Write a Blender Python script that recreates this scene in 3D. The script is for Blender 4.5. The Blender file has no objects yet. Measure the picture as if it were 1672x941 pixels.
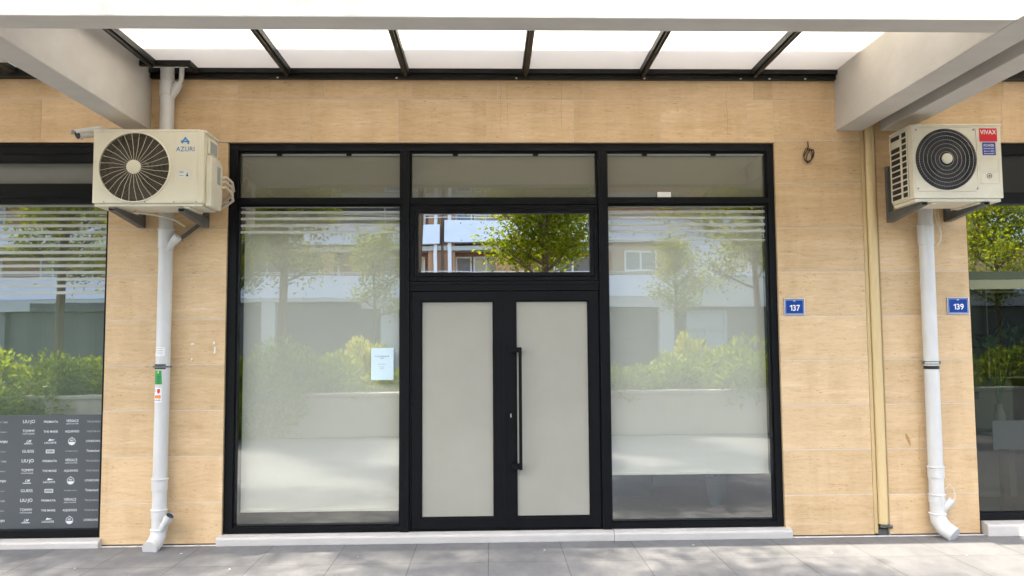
import bpy, bmesh, math, random
from mathutils import Vector, Matrix
R = math.radians
PI = math.pi
random.seed(7)
sc = bpy.context.scene
C = sc.collection

# ------------------------------------------------------------ camera
# metres; the shop wall is the plane y = 0, the street lies towards -y, z = 0 is the pavement
cam_d = bpy.data.cameras.new('camera')
cam = bpy.data.objects.new('camera', cam_d)
C.objects.link(cam)
r_ = Vector((0.99958797, -0.02789265, -0.00677449))
u_ = Vector((0.00487079, -0.06776148, 0.99768966))
f_ = Vector((0.02828725, 0.99731158, 0.0675977))
m = Matrix(((r_.x, u_.x, -f_.x, 0.0), (r_.y, u_.y, -f_.y, -6.6), (r_.z, u_.z, -f_.z, 1.64), (0, 0, 0, 1)))
cam.matrix_world = m
cam_d.sensor_width = 36.0
cam_d.lens = 27.66
cam_d.clip_start = 0.05
cam_d.clip_end = 1000
sc.camera = cam

# ------------------------------------------------------------ light
world = bpy.data.worlds.new('World')
sc.world = world
world.use_nodes = True
wn = world.node_tree.nodes
sky = wn.new('ShaderNodeTexSky')
sky.sky_type = 'NISHITA'
sky.sun_disc = False
sky.sun_elevation = R(55.9)
sky.sun_rotation = R(206.6)
sky.air_density = 1.0
sky.dust_density = 2.0
wn['Background'].inputs['Strength'].default_value = 0.15
world.node_tree.links.new(sky.outputs[0], wn['Background'].inputs[0])
sun_d = bpy.data.lights.new('sun', 'SUN')
sun_d.energy = 2.0
sun_d.angle = R(0.53)
sun_d.color = (1.0, 0.95, 0.87)
sun = bpy.data.objects.new('sun', sun_d)
C.objects.link(sun)
sun.rotation_euler = Vector((-0.50, -1.0, 1.65)).to_track_quat('Z', 'Y').to_euler()
sc.view_settings.view_transform = 'Standard'
sc.view_settings.look = 'None'
sc.view_settings.gamma = 1
sc.view_settings.use_curve_mapping = False
sc.view_settings.exposure = 2.75
sc.view_settings.use_white_balance = True
sc.view_settings.white_balance_temperature = 7350
sc.cycles.max_bounces = 10
sc.cycles.transparent_max_bounces = 12
sc.cycles.diffuse_bounces = 5
sc.cycles.glossy_bounces = 4
sc.cycles.use_denoising = True
sc.cycles.caustics_reflective = False
sc.cycles.caustics_refractive = False
sc.cycles.sample_clamp_indirect = 6.0

# ------------------------------------------------------------ materials
def mat(name, col, rough=0.6, metal=0.0, spec=0.5, noise=0.0, nscale=8.0, bump=0.0, bscale=60.0, stretch=(1, 1, 1), coat=0.0):
    m = bpy.data.materials.new(name)
    m.use_nodes = True
    t = m.node_tree
    b = t.nodes['Principled BSDF']
    b.inputs['Base Color'].default_value = (*col, 1)
    b.inputs['Roughness'].default_value = rough
    b.inputs['Metallic'].default_value = metal
    b.inputs['Specular IOR Level'].default_value = spec
    b.inputs['Coat Weight'].default_value = coat
    if noise or bump:
        tc = t.nodes.new('ShaderNodeTexCoord')
        mp = t.nodes.new('ShaderNodeMapping')
        mp.inputs['Scale'].default_value = stretch
        t.links.new(tc.outputs['Object'], mp.inputs[0])
    if noise:
        n = t.nodes.new('ShaderNodeTexNoise')
        n.inputs['Scale'].default_value = nscale
        n.inputs['Detail'].default_value = 8
        n.inputs['Roughness'].default_value = 0.65
        t.links.new(mp.outputs[0], n.inputs['Vector'])
        r = t.nodes.new('ShaderNodeValToRGB')
        r.color_ramp.elements[0].position = 0.3
        r.color_ramp.elements[1].position = 0.7
        r.color_ramp.elements[0].color = (*[c * (1 - noise) for c in col], 1)
        r.color_ramp.elements[1].color = (*[min(1, c * (1 + noise * .6)) for c in col], 1)
        t.links.new(n.outputs['Fac'], r.inputs[0])
        t.links.new(r.outputs[0], b.inputs['Base Color'])
    if bump:
        n2 = t.nodes.new('ShaderNodeTexNoise')
        n2.inputs['Scale'].default_value = bscale
        n2.inputs['Detail'].default_value = 4
        t.links.new(mp.outputs[0], n2.inputs['Vector'])
        bp = t.nodes.new('ShaderNodeBump')
        bp.inputs['Strength'].default_value = bump
        bp.inputs['Distance'].default_value = 0.01
        t.links.new(n2.outputs['Fac'], bp.inputs['Height'])
        t.links.new(bp.outputs[0], b.inputs['Normal'])
    return m

def glass_mat(name, refl, tint=(0.9, 0.93, 0.92), rough=0.0):
    m = bpy.data.materials.new(name)
    m.use_nodes = True
    t = m.node_tree
    t.nodes.remove(t.nodes['Principled BSDF'])
    out = t.nodes['Material Output']
    tr = t.nodes.new('ShaderNodeBsdfTransparent'); tr.inputs[0].default_value = (*tint, 1)
    gl = t.nodes.new('ShaderNodeBsdfGlossy'); gl.inputs['Roughness'].default_value = rough
    gl.inputs[0].default_value = (0.97, 1.0, 0.98, 1)
    fr = t.nodes.new('ShaderNodeLayerWeight'); fr.inputs[0].default_value = 0.15
    mr = t.nodes.new('ShaderNodeMapRange')
    mr.inputs['To Min'].default_value = refl; mr.inputs['To Max'].default_value = 1.0
    t.links.new(fr.outputs['Fresnel'], mr.inputs[0])
    mx = t.nodes.new('ShaderNodeMixShader')
    t.links.new(mr.outputs[0], mx.inputs[0])
    t.links.new(tr.outputs[0], mx.inputs[1]); t.links.new(gl.outputs[0], mx.inputs[2])
    # faint waviness of float glass
    tc = t.nodes.new('ShaderNodeTexCoord')
    n = t.nodes.new('ShaderNodeTexNoise'); n.inputs['Scale'].default_value = 1.3
    bp = t.nodes.new('ShaderNodeBump'); bp.inputs['Strength'].default_value = 0.02; bp.inputs['Distance'].default_value = 0.03
    t.links.new(tc.outputs['Object'], n.inputs['Vector']); t.links.new(n.outputs['Fac'], bp.inputs['Height'])
    t.links.new(bp.outputs[0], gl.inputs['Normal'])
    t.links.new(mx.outputs[0], out.inputs[0])
    return m

def travertine(name='travertine'):
    m = bpy.data.materials.new(name)
    m.use_nodes = True
    t = m.node_tree; N = t.nodes; L = t.links
    b = N['Principled BSDF']
    b.inputs['Roughness'].default_value = 0.55
    b.inputs['Specular IOR Level'].default_value = 0.35
    tc = N.new('ShaderNodeTexCoord'); geo = N.new('ShaderNodeNewGeometry')
    # every slab gets its own offset in the vein pattern
    sc1 = N.new('ShaderNodeVectorMath'); sc1.operation = 'SCALE'
    cmb = N.new('ShaderNodeCombineXYZ')
    for i in range(3): L.new(geo.outputs['Random Per Island'], cmb.inputs[i])
    L.new(cmb.outputs[0], sc1.inputs[0]); sc1.inputs['Scale'].default_value = 37.0
    add = N.new('ShaderNodeVectorMath'); add.operation = 'ADD'
    L.new(tc.outputs['Object'], add.inputs[0]); L.new(sc1.outputs[0], add.inputs[1])
    def noise(scale, st, detail=8, rough=.6, dist=0.0):
        mp = N.new('ShaderNodeMapping'); mp.inputs['Scale'].default_value = st
        L.new(add.outputs[0], mp.inputs[0])
        n = N.new('ShaderNodeTexNoise'); n.inputs['Scale'].default_value = scale
        n.inputs['Detail'].default_value = detail; n.inputs['Roughness'].default_value = rough
        n.inputs['Distortion'].default_value = dist
        L.new(mp.outputs[0], n.inputs['Vector'])
        return n.outputs['Fac']
    def ramp(src, stops):
        r = N.new('ShaderNodeValToRGB'); e = r.color_ramp.elements
        e[0].position, e[0].color = stops[0][0], (*stops[0][1], 1)
        e[1].position, e[1].color = stops[-1][0], (*stops[-1][1], 1)
        for p, c in stops[1:-1]:
            k = e.new(p); k.color = (*c, 1)
        L.new(src, r.inputs[0]); return r.outputs[0]
    def mix(a, b_, fac, mode='MULTIPLY'):
        x = N.new('ShaderNodeMixRGB'); x.blend_type = mode
        if isinstance(fac, float): x.inputs[0].default_value = fac
        else: L.new(fac, x.inputs[0])
        L.new(a, x.inputs[1])
        if isinstance(b_, tuple): x.inputs[2].default_value = (*b_, 1)
        else: L.new(b_, x.inputs[2])
        return x.outputs[0]
    base = ramp(noise(3.2, (0.45, 1, 3.6), 12, .70, .5), [(.26, (.55, .375, .205)), (.42, (.63, .445, .255)), (.56, (.665, .475, .28)), (.74, (.77, .60, .40))])
    fine = ramp(noise(13.0, (.8, 1, 5.5), 10, .78, .3), [(.30, (.74, .68, .61)), (.5, (1, 1, 1)), (.7, (1.0, 1.0, 1.0))])
    c = mix(base, fine, .8)
    pale = noise(9.0, (1.0, 1, 6.0), 9, .75, .6)
    c = mix(c, (.78, .62, .42), ramp(pale, [(.54, (0, 0, 0)), (.72, (.5, .5, .5))]), 'MIX')
    pit = ramp(noise(30.0, (.8, 1, 3.4), 5, .7), [(.60, (1, 1, 1)), (.66, (.50, .38, .26))])
    pmask = ramp(noise(5.0, (1, 1, 4.0), 2, .5), [(.46, (0, 0, 0)), (.60, (.9, .9, .9))])
    c = mix(c, pit, pmask)
    c = mix(c, ramp(noise(1.6, (2.6, 1, .5), 6, .6, .3), [(.34, (.90, .88, .85)), (.55, (1, 1, 1)), (.8, (1.03, 1.03, 1.03))]), 1.0)
    tone = ramp(geo.outputs['Random Per Island'], [(0, (.88, .87, .85)), (.5, (.97, .965, .96)), (1, (1.05, 1.05, 1.06))])
    c = mix(c, tone, 1.0)
    L.new(c, b.inputs['Base Color'])
    bp = N.new('ShaderNodeBump'); bp.inputs['Strength'].default_value = .25; bp.inputs['Distance'].default_value = .004
    L.new(noise(18.0, (1, 1, 6.0), 6, .7), bp.inputs['Height']); L.new(bp.outputs[0], b.inputs['Normal'])
    return m

def paving(name='paving'):
    m = bpy.data.materials.new(name)
    m.use_nodes = True
    t = m.node_tree; N = t.nodes; L = t.links
    b = N['Principled BSDF']
    b.inputs['Roughness'].default_value = .75
    b.inputs['Specular IOR Level'].default_value = .3
    tc = N.new('ShaderNodeTexCoord')
    mp = N.new('ShaderNodeMapping'); mp.inputs['Location'].default_value = (0.02, 0.04, 0)
    L.new(tc.outputs['Object'], mp.inputs[0])
    br = N.new('ShaderNodeTexBrick')
    br.inputs['Scale'].default_value = 1.0; br.offset = 0.0
    br.inputs['Brick Width'].default_value = .58; br.inputs['Row Height'].default_value = .58
    br.inputs['Mortar Size'].default_value = .0035; br.inputs['Mortar Smooth'].default_value = .2
    br.inputs['Color1'].default_value = (.176, .180, .186, 1); br.inputs['Color2'].default_value = (.196, .20, .205, 1)
    br.inputs['Mortar'].default_value = (.10, .10, .10, 1)
    L.new(mp.outputs[0], br.inputs['Vector'])
    cur = br.outputs['Color']
    for s, st, lo, hi in ((2.2, (1, .6, 1), .80, 1.10), (14.0, (1, .5, 1), .88, 1.06), (90.0, (1, 1, 1), .90, 1.05)):
        mp2 = N.new('ShaderNodeMapping'); mp2.inputs['Scale'].default_value = st
        L.new(tc.outputs['Object'], mp2.inputs[0])
        n = N.new('ShaderNodeTexNoise'); n.inputs['Scale'].default_value = s; n.inputs['Detail'].default_value = 7; n.inputs['Roughness'].default_value = .65
        L.new(mp2.outputs[0], n.inputs['Vector'])
        r = N.new('ShaderNodeMapRange'); r.inputs['From Min'].default_value = .3; r.inputs['From Max'].default_value = .7
        r.inputs['To Min'].default_value = lo; r.inputs['To Max'].default_value = hi
        L.new(n.outputs['Fac'], r.inputs[0])
        x = N.new('ShaderNodeVectorMath'); x.operation = 'SCALE'
        L.new(cur, x.inputs[0]); L.new(r.outputs[0], x.inputs['Scale'])
        cur = x.outputs[0]
    L.new(cur, b.inputs['Base Color'])
    bp = N.new('ShaderNodeBump'); bp.inputs['Strength'].default_value = .35; bp.inputs['Distance'].default_value = .004
    L.new(br.outputs['Fac'], bp.inputs['Height']); bp.invert = True
    L.new(bp.outputs[0], b.inputs['Normal'])
    return m

def translucent_mat(name, diff, trans, fac, rough=None):
    m = bpy.data.materials.new(name)
    m.use_nodes = True
    t = m.node_tree; t.nodes.remove(t.nodes['Principled BSDF'])
    d = t.nodes.new('ShaderNodeBsdfDiffuse'); d.inputs[0].default_value = (*diff, 1)
    tr = t.nodes.new('ShaderNodeBsdfTranslucent'); tr.inputs[0].default_value = (*trans, 1)
    mx = t.nodes.new('ShaderNodeMixShader'); mx.inputs[0].default_value = fac
    t.links.new(d.outputs[0], mx.inputs[1]); t.links.new(tr.outputs[0], mx.inputs[2])
    t.links.new(mx.outputs[0], t.nodes['Material Output'].inputs[0])
    return m

def leaf_mat(name, a, b2):
    m = bpy.data.materials.new(name)
    m.use_nodes = True
    t = m.node_tree; N = t.nodes; L = t.links
    N.remove(N['Principled BSDF'])
    geo = N.new('ShaderNodeNewGeometry')
    r = N.new('ShaderNodeValToRGB')
    r.color_ramp.elements[0].color = (*a, 1); r.color_ramp.elements[1].color = (*b2, 1)
    L.new(geo.outputs['Random Per Island'], r.inputs[0])
    d = N.new('ShaderNodeBsdfDiffuse'); L.new(r.outputs[0], d.inputs[0])
    g2 = N.new('ShaderNodeMixRGB'); g2.blend_type = 'MULTIPLY'; g2.inputs[0].default_value = 1; g2.inputs[2].default_value = (2.6, 2.3, .9, 1)
    L.new(r.outputs[0], g2.inputs[1])
    tr = N.new('ShaderNodeBsdfTranslucent'); L.new(g2.outputs[0], tr.inputs[0])
    mx = N.new('ShaderNodeMixShader'); mx.inputs[0].default_value = .5
    L.new(d.outputs[0], mx.inputs[1]); L.new(tr.outputs[0], mx.inputs[2])
    L.new(mx.outputs[0], N['Material Output'].inputs[0])
    return m

M = {}
M['trav'] = travertine()
M['grout'] = mat('grout', (.56, .54, .51), .9, noise=.15, nscale=20)
M['pave'] = paving()
M['black'] = mat('black_aluminium', (.0045, .0052, .0065), .45, spec=.16, noise=.2, nscale=5, bump=.02, bscale=300)
M['gasket'] = mat('black_gasket', (.004, .004, .004), .8, spec=.2)
M['steel'] = mat('dark_steel', (.012, .012, .010), .45, spec=.3, noise=.3, nscale=6)
M['concrete'] = mat('painted_concrete', (.565, .54, .495), .85, spec=.2, noise=.10, nscale=2.6, stretch=(.5, 1, 1.4), bump=.12, bscale=14)
M['marble'] = mat('sill_marble', (.50, .48, .455), .5, noise=.10, nscale=9, stretch=(.6, 1, 1.5), bump=.05, bscale=40)
M['silicone'] = mat('white_joint', (.66, .66, .65), .7, noise=.25, nscale=12)
M['polycarb'] = translucent_mat('white_polycarbonate', (.90, .90, .89), (.94, .94, .93), .64)
M['pvc'] = mat('grey_pvc', (.575, .575, .565), .42, noise=.13, nscale=5, stretch=(1, 1, .4))
M['pvc_in'] = mat('pipe_inside', (.03, .03, .03), .9)
M['casing'] = mat('cream_casing', (.74, .69, .54), .42, noise=.045, nscale=4)
M['casing2'] = mat('cream_casing_dusty', (.72, .68, .55), .45, noise=.12, nscale=4)
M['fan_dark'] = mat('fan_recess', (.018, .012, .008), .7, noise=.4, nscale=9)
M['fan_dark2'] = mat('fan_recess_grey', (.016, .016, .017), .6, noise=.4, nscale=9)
M['wire'] = mat('cream_wire', (.60, .54, .43), .5)
M['wire2'] = mat('grey_wire', (.12, .12, .122), .45)
M['wire3'] = mat('pale_wire', (.42, .42, .43), .45)
M['galv'] = mat('grey_painted_steel', (.105, .112, .108), .5, noise=.25, nscale=10)
M['tanpipe'] = mat('tan_plastic', (.62, .47, .25), .4, noise=.06, nscale=4, stretch=(1, 1, .3))
M['tanedge'] = mat('tan_trim', (.55, .40, .20), .5, noise=.08, nscale=6)
M['recess'] = mat('grey_recess', (.42, .34, .22), .85, noise=.2, nscale=12)
M['blue'] = mat('plate_blue', (.002, .05, .26), .5, spec=.2)
M['white'] = mat('white_print', (.8, .8, .8), .5)
M['logoblue'] = mat('logo_blue', (.02, .22, .52), .5)
M['red'] = mat('sticker_red', (.62, .012, .025), .4)
M['stblue'] = mat('sticker_blue', (.02, .055, .33), .4)
M['green'] = mat('sticker_green', (.01, .27, .06), .5, noise=.15, nscale=60)
M['dkgreen'] = mat('sticker_ink', (.005, .12, .03), .6)
M['orange'] = mat('sticker_orange', (.75, .22, .02), .5)
M['pink'] = mat('sticker_red_print', (.55, .03, .05), .5)
M['ink'] = mat('ink', (.05, .05, .07), .7)
M['paper'] = mat('paper', (.60, .76, .82), .7)
M['stick_white'] = mat('white_sticker', (.72, .72, .70), .5)
M['rubber'] = mat('black_rubber', (.012, .012, .012), .6)
M['cable'] = mat('cream_cable', (.60, .52, .40), .55)
M['darkcable'] = mat('dark_cable', (.03, .015, .012), .6)
M['camwhite'] = mat('camera_white', (.66, .66, .65), .35)
M['lens'] = mat('lens_black', (.008, .008, .009), .15)
M['chrome'] = mat('satin_metal', (.6, .6, .6), .3, metal=.9)
M['glass'] = glass_mat('window_glass', .26, (.98, .99, .985))
M['glass_up'] = glass_mat('upper_glass', .24, (.8, .82, .76))
def haze_glass(name, refl, film, hazecol, tint):  # film = share of flat painted tone laid over the clear glass
    m = glass_mat(name, refl, tint)
    t = m.node_tree
    tr = [n for n in t.nodes if n.type == 'BSDF_TRANSPARENT'][0]
    mxo = [n for n in t.nodes if n.type == 'MIX_SHADER'][0]
    d = t.nodes.new('ShaderNodeBsdfDiffuse'); d.inputs[0].default_value = (*hazecol, 1)
    m2 = t.nodes.new('ShaderNodeMixShader'); m2.inputs[0].default_value = film  # share of the painted haze tone over the clear glass
    t.links.new(tr.outputs[0], m2.inputs[1]); t.links.new(d.outputs[0], m2.inputs[2]); t.links.new(m2.outputs[0], mxo.inputs[1])
    return m
M['glass_haze'] = haze_glass('upper_glass_painted_haze', .09, .6, (.24, .235, .175), (.8, .82, .74))  # olive reflection and room tone painted into the upper panes
M['glass_mirror'] = glass_mat('transom_glass', .72, (.6, .6, .6))
M['glass_shop'] = glass_mat('neighbour_glass', .38, (.75, .8, .76))
M['glass_shop2'] = glass_mat('right_shop_glass', .07, (.42, .46, .40))
M['glass_shop3'] = glass_mat('right_shop_upper_glass', .5, (.4, .45, .42))
M['band1'] = translucent_mat('dim_frost', (.10, .12, .08), (.1, .1, .1), .2)
M['band2'] = translucent_mat('pale_frost', (.27, .28, .18), (.1, .1, .1), .2)
M['frost'] = mat('frosted_film', (.345, .335, .285), .22, spec=.5, noise=.06, nscale=1.4)
M['stripe'] = translucent_mat('frosted_stripe', (.60, .62, .58), (.5, .52, .48), .3)
M['blind'] = translucent_mat('white_blind_fabric', (.93, .93, .79), (.7, .7, .66), .08)
M['blind_dim'] = mat('grey_green_curtain', (.50, .55, .45), .9, noise=.06, nscale=1.5)
M['film'] = mat('dark_grey_film', (.07, .08, .088), .34, spec=.55)
M['film_txt'] = mat('film_lettering', (.66, .69, .70), .5)
M['film_txt2'] = mat('film_lettering_dim', (.36, .39, .40), .5)
M['room'] = mat('room_wall', (.30, .31, .28), .9, noise=.08, nscale=1)
M['roomfloor'] = mat('room_floor', (.06, .065, .068), .5, noise=.15, nscale=2)
M['roomceil'] = mat('room_ceiling', (.45, .45, .41), .9)
M['teal'] = mat('teal_pot', (.05, .26, .34), .5)
M['tealdark'] = mat('dark_teal_crate', (.03, .12, .15), .6)
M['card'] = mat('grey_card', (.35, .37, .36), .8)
M['dark'] = mat('dark_panel', (.012, .012, .013), .3)
M['plantleaf'] = mat('house_plant_leaf', (.10, .19, .09), .5, noise=.2, nscale=10)
M['asphalt'] = mat('asphalt', (.055, .055, .058), .9, noise=.2, nscale=3)
M['soil'] = mat('soil', (.07, .05, .035), .95, noise=.3, nscale=5)
M['planter'] = mat('planter_concrete', (.46, .43, .38), .85, noise=.08, nscale=3)
M['brick'] = mat('brown_render', (.40, .22, .14), .85, noise=.06, nscale=1)
M['pier'] = mat('orange_render', (.50, .27, .15), .85, noise=.06, nscale=1)
M['brick_tan'] = mat('tan_render', (.46, .33, .22), .85, noise=.06, nscale=1)
M['balc'] = mat('pale_balcony', (.74, .77, .86), .8, noise=.04, nscale=.7)
M['beamgrey'] = mat('shop_fascia', (.50, .49, .45), .8, noise=.05, nscale=1)
M['shopdark'] = mat('shop_dark', (.05, .055, .055), .3)
M['opane'] = mat('far_window_glass', (.10, .14, .18), .12, spec=.8)
M['shutter'] = mat('cream_shutter', (.60, .52, .36), .7)
M['oframe'] = mat('white_window_frame', (.75, .75, .76), .5)
M['bark'] = mat('bark', (.13, .10, .075), .9, noise=.3, nscale=14, stretch=(1, 1, .3))
M['leafA'] = leaf_mat('tree_leaf', (.055, .10, .012), (.19, .22, .03))
M['leafB'] = leaf_mat('hedge_leaf', (.055, .11, .016), (.22, .27, .045))
M['leafY'] = leaf_mat('yellow_leaf', (.16, .20, .03), (.30, .32, .06))

# ------------------------------------------------------------ mesh helpers
class MB:
    def __init__(s): s.v = []; s.f = []; s.mi = []
    def add(s, vs, fs, mi=0):
        o = len(s.v); s.v += [tuple(v) for v in vs]; s.f += [tuple(i + o for i in f) for f in fs]; s.mi += [mi] * len(fs); return s
    def box(s, x0, x1, y0, y1, z0, z1, mi=0, rot=None, piv=None):
        vs = [Vector((x, y, z)) for z in (z0, z1) for y in (y0, y1) for x in (x0, x1)]
        if rot is not None:
            p = Vector(piv) if piv else Vector(((x0 + x1) / 2, (y0 + y1) / 2, (z0 + z1) / 2))
            vs = [rot @ (v - p) + p for v in vs]
        return s.add(vs, [(0, 2, 3, 1), (4, 5, 7, 6), (0, 1, 5, 4), (2, 6, 7, 3), (0, 4, 6, 2), (1, 3, 7, 5)], mi)
    def prism(s, pts, axis, a0, a1, mi=0):
        n = len(pts); vs = []
        for a in (a0, a1):
            for p, q in pts:
                vs.append({'x': (a, p, q), 'y': (p, a, q), 'z': (p, q, a)}[axis])
        fs = [tuple(range(n))[::-1], tuple(range(n, 2 * n))] + [(i, (i + 1) % n, n + (i + 1) % n, n + i) for i in range(n)]
        return s.add(vs, fs, mi)
    def tube(s, path, r, seg=16, caps=True, mi=0, closed=False):
        path = [Vector(p) for p in path]; n = len(path)
        rs = r if isinstance(r, (list, tuple)) else [r] * n
        prev = None; rings = []
        for i, p in enumerate(path):
            if closed: t = path[(i + 1) % n] - path[i - 1]
            else: t = (path[min(i + 1, n - 1)] - path[max(i - 1, 0)])
            t.normalize()
            if prev is None:
                a = Vector((0, 0, 1)) if abs(t.z) < .9 else Vector((0, 1, 0))
                u = t.cross(a).normalized()
            else:
                u = (prev - t * prev.dot(t)).normalized()
            prev = u; w = t.cross(u)
            rings.append([p + rs[i] * (math.cos(2 * PI * k / seg) * u + math.sin(2 * PI * k / seg) * w) for k in range(seg)])
        vs = [v for rg in rings for v in rg]; fs = []
        for i in range(n if closed else n - 1):
            j = (i + 1) % n
            for k in range(seg):
                fs.append((i * seg + k, i * seg + (k + 1) % seg, j * seg + (k + 1) % seg, j * seg + k))
        if caps and not closed:
            fs.append(tuple(range(seg))[::-1]); fs.append(tuple((n - 1) * seg + k for k in range(seg)))
        return s.add(vs, fs, mi)
    def disc(s, cx, y, cz, r, seg=48, mi=0, th=.004):
        pts = [(cx + r * math.cos(2 * PI * k / seg), cz + r * math.sin(2 * PI * k / seg)) for k in range(seg)]
        return s.prism(pts, 'y', y - th, y, mi)
    def build(s, name, m, parent=None, bevel=0.0, smooth=False, seg=2):
        me = bpy.data.meshes.new(name)
        me.from_pydata(s.v, [], s.f)
        ms = m if isinstance(m, (list, tuple)) else [m]
        for x in ms: me.materials.append(x)
        if len(ms) > 1: me.polygons.foreach_set('material_index', s.mi)
        b = bmesh.new(); b.from_mesh(me); bmesh.ops.recalc_face_normals(b, faces=b.faces); b.to_mesh(me); b.free()
        if smooth:
            me.polygons.foreach_set('use_smooth', [True] * len(me.polygons))
            me.set_sharp_from_angle(angle=R(40))
        o = bpy.data.objects.new(name, me); C.objects.link(o)
        if bevel:
            bv = o.modifiers.new('bevel', 'BEVEL'); bv.width = bevel; bv.segments = seg; bv.limit_method = 'ANGLE'; bv.angle_limit = R(40)
            bv.harden_normals = False
        if parent is not None:
            o.parent = parent
            if parent.type == 'EMPTY' or parent.location.length:
                o.matrix_parent_inverse = Matrix.Translation(-parent.location)
        return o

def thing(name, label, cat, loc=(0, 0, 0), group=None):
    o = bpy.data.objects.new(name, None); C.objects.link(o)
    o.location = loc; o.empty_display_size = .1
    o['label'] = label; o['category'] = cat
    if group: o['group'] = group
    return o

def tag(o, label=None, cat=None, group=None, kind=None):
    if label: o['label'] = label
    if cat: o['category'] = cat
    if group: o['group'] = group
    if kind: o['kind'] = kind
    return o

def text_into(mb, s, x, z, y, size, width=None, bold=0.0, mi=0, shear=0.0, depth=.0006, align='CENTER', space=1.0):
    """flat lettering facing the street, centred at x with its base line at z, size = cap height"""
    cu = bpy.data.curves.new('text', 'FONT'); cu.body = s; cu.size = 1.0; cu.align_x = 'CENTER'
    cu.offset = bold * .3; cu.shear = shear; cu.resolution_u = 3; cu.space_character = space
    ob = bpy.data.objects.new('text', cu); C.objects.link(ob)
    dg = bpy.context.evaluated_depsgraph_get()
    me = bpy.data.meshes.new_from_object(ob.evaluated_get(dg))
    vs = [v.co.copy() for v in me.vertices]; fs = [tuple(p.vertices) for p in me.polygons]
    bpy.data.objects.remove(ob); bpy.data.curves.remove(cu); bpy.data.meshes.remove(me)
    if not vs: return
    k = size / 0.70
    kx = k
    if width:
        xs = [v.x for v in vs]; kx = width / (max(xs) - min(xs))
    xs = [v.x for v in vs]; cx = (max(xs) + min(xs)) / 2
    mb.add([(x + (v.x - cx) * kx, y - depth, z + v.y * k) for v in vs], fs, mi)

# ------------------------------------------------------------ ground
g = MB(); g.add([(-90, -6.95, 0), (90, -6.95, 0), (90, .4, 0), (-90, .4, 0)], [(0, 1, 2, 3)])
tag(g.build('pavement', M['pave']), kind='structure')
g = MB(); g.add([(-400, -400, -.14), (400, -400, -.14), (400, 400, -.14), (-400, 400, -.14)], [(0, 1, 2, 3)])
tag(g.build('ground', M['asphalt']), kind='structure')
g = MB(); g.box(-90, 90, -35.9, -29, -.13, .0)
tag(g.build('far_pavement', M['pave']), kind='structure')
g = MB(); g.box(-90, 90, -14.0, -7.28, -.13, .52)
tag(g.build('planting_bed', M['soil']), kind='structure')
g = MB(); g.box(-90, 90, -29, -28.85, -.13, .02); g.box(-90, 90, -14.3, -14.0, -.13, .55)
tag(g.build('kerb', M['beamgrey']), kind='structure')
g = MB()
for k in range(-14, 15): g.box(k * 6, k * 6 + 3, -21.6, -21.45, -.138, -.136)
tag(g.build('road_marking', M['white']), kind='structure')
g = MB(); g.box(-40, 40, -7.28, -7.06, 0, .70, 0); g.box(-40, 40, -7.31, -7.03, .70, .765, 0)
tag(g.build('planter_wall', M['planter'], bevel=.012), 'long low concrete planter wall reflected in the shop glass, shrubs behind it', 'wall')

rs = random.Random(12)
for x, y, where in ((1.62, -.21, 'below the right window sill'), (-3.05, -.62, 'in front of the left neighbouring sill'), (-2.42, -.25, 'just right of the left pipe elbow'),
                    (-1.02, -.42, 'in front of the left mullion'), (2.62, -.50, 'in front of the right end of the sill'), (.42, -.30, 'in front of the right door leaf'),
                    (3.6, -.62, 'in front of the right pipe elbow'), (-1.9, -.7, 'under the left shop pane, near the picture foot')):
    a = MB(); n = 5; r0 = rs.uniform(.006, .013)
    pts = [(x + r0 * rs.uniform(.6, 1.3) * math.cos(2 * PI * k / n), y + r0 * rs.uniform(.4, .9) * math.sin(2 * PI * k / n)) for k in range(n)]
    a.prism(pts, 'z', .0005, .0035)
    tag(a.build('paper_scrap', M['silicone']), 'tiny pale scrap on the paving ' + where, 'scrap', 'tiny pale scraps on the paving')
# ------------------------------------------------------------ the shop building
ZJ = [0.012, .343, .718, 1.091, 1.465, 1.837, 2.213, 2.591, 2.973, 3.352, 3.70, 4.30]
bld = thing('shop_building', 'travertine clad shop front building with painted concrete beams overhead', 'building')
sl = MB(); G = .0026
def slab(x0, x1, z0, z1, y0=0.0, y1=.03):
    sl.box(x0 + .0011, x1 - .0011, y0 + random.uniform(0, .0012), y1, z0 + G, z1 - G)
def rows(x0, x1, za, zb, splits=None):
    for i in range(len(ZJ) - 1):
        a, b = max(ZJ[i], za), min(ZJ[i + 1], zb)
        if b - a < .01: continue
        xs = [x0] + [q for q in (splits(i) if splits else []) if x0 + .02 < q < x1 - .02] + [x1]
        for p, q in zip(xs[:-1], xs[1:]): slab(p, q, a, b)
lin = lambda i: [-2.256 + .7465 * k + .748 * -4 for k in range(-4, 16)] if i == 9 else ([-1.395 + .735 * k for k in range(-8, 12)] if i >= 10 else [])
WX0, WX1 = -2.196, 2.45
rows(-3.178, WX0, 0, 3.325, lambda i: [-2.752] if i in (6, 0) else [])
rows(WX1, 3.200, 0, 3.352)
rows(3.332, 4.100, 0, 3.352)
ZJs = ZJ
def lintel(x0, x1, z0, splits_row, z1s=(3.70, 4.30)):
    a = z0
    for b, i in ((3.70, 9), (4.30, 10)):
        xs = [x0] + [q for q in lin(i) if x0 + .02 < q < x1 - .02] + [x1]
        for p, q in zip(xs[:-1], xs[1:]): slab(p, q, a, b)
        a = b
lintel(-8.0, WX1 + .0, 3.328, 9)
lintel(WX1, 3.200, 3.352, 9)
lintel(3.332, 8.0, 3.33, 9)
clad = sl.build('stone_cladding', M['trav'], bld, bevel=.0012, seg=1)
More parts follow.
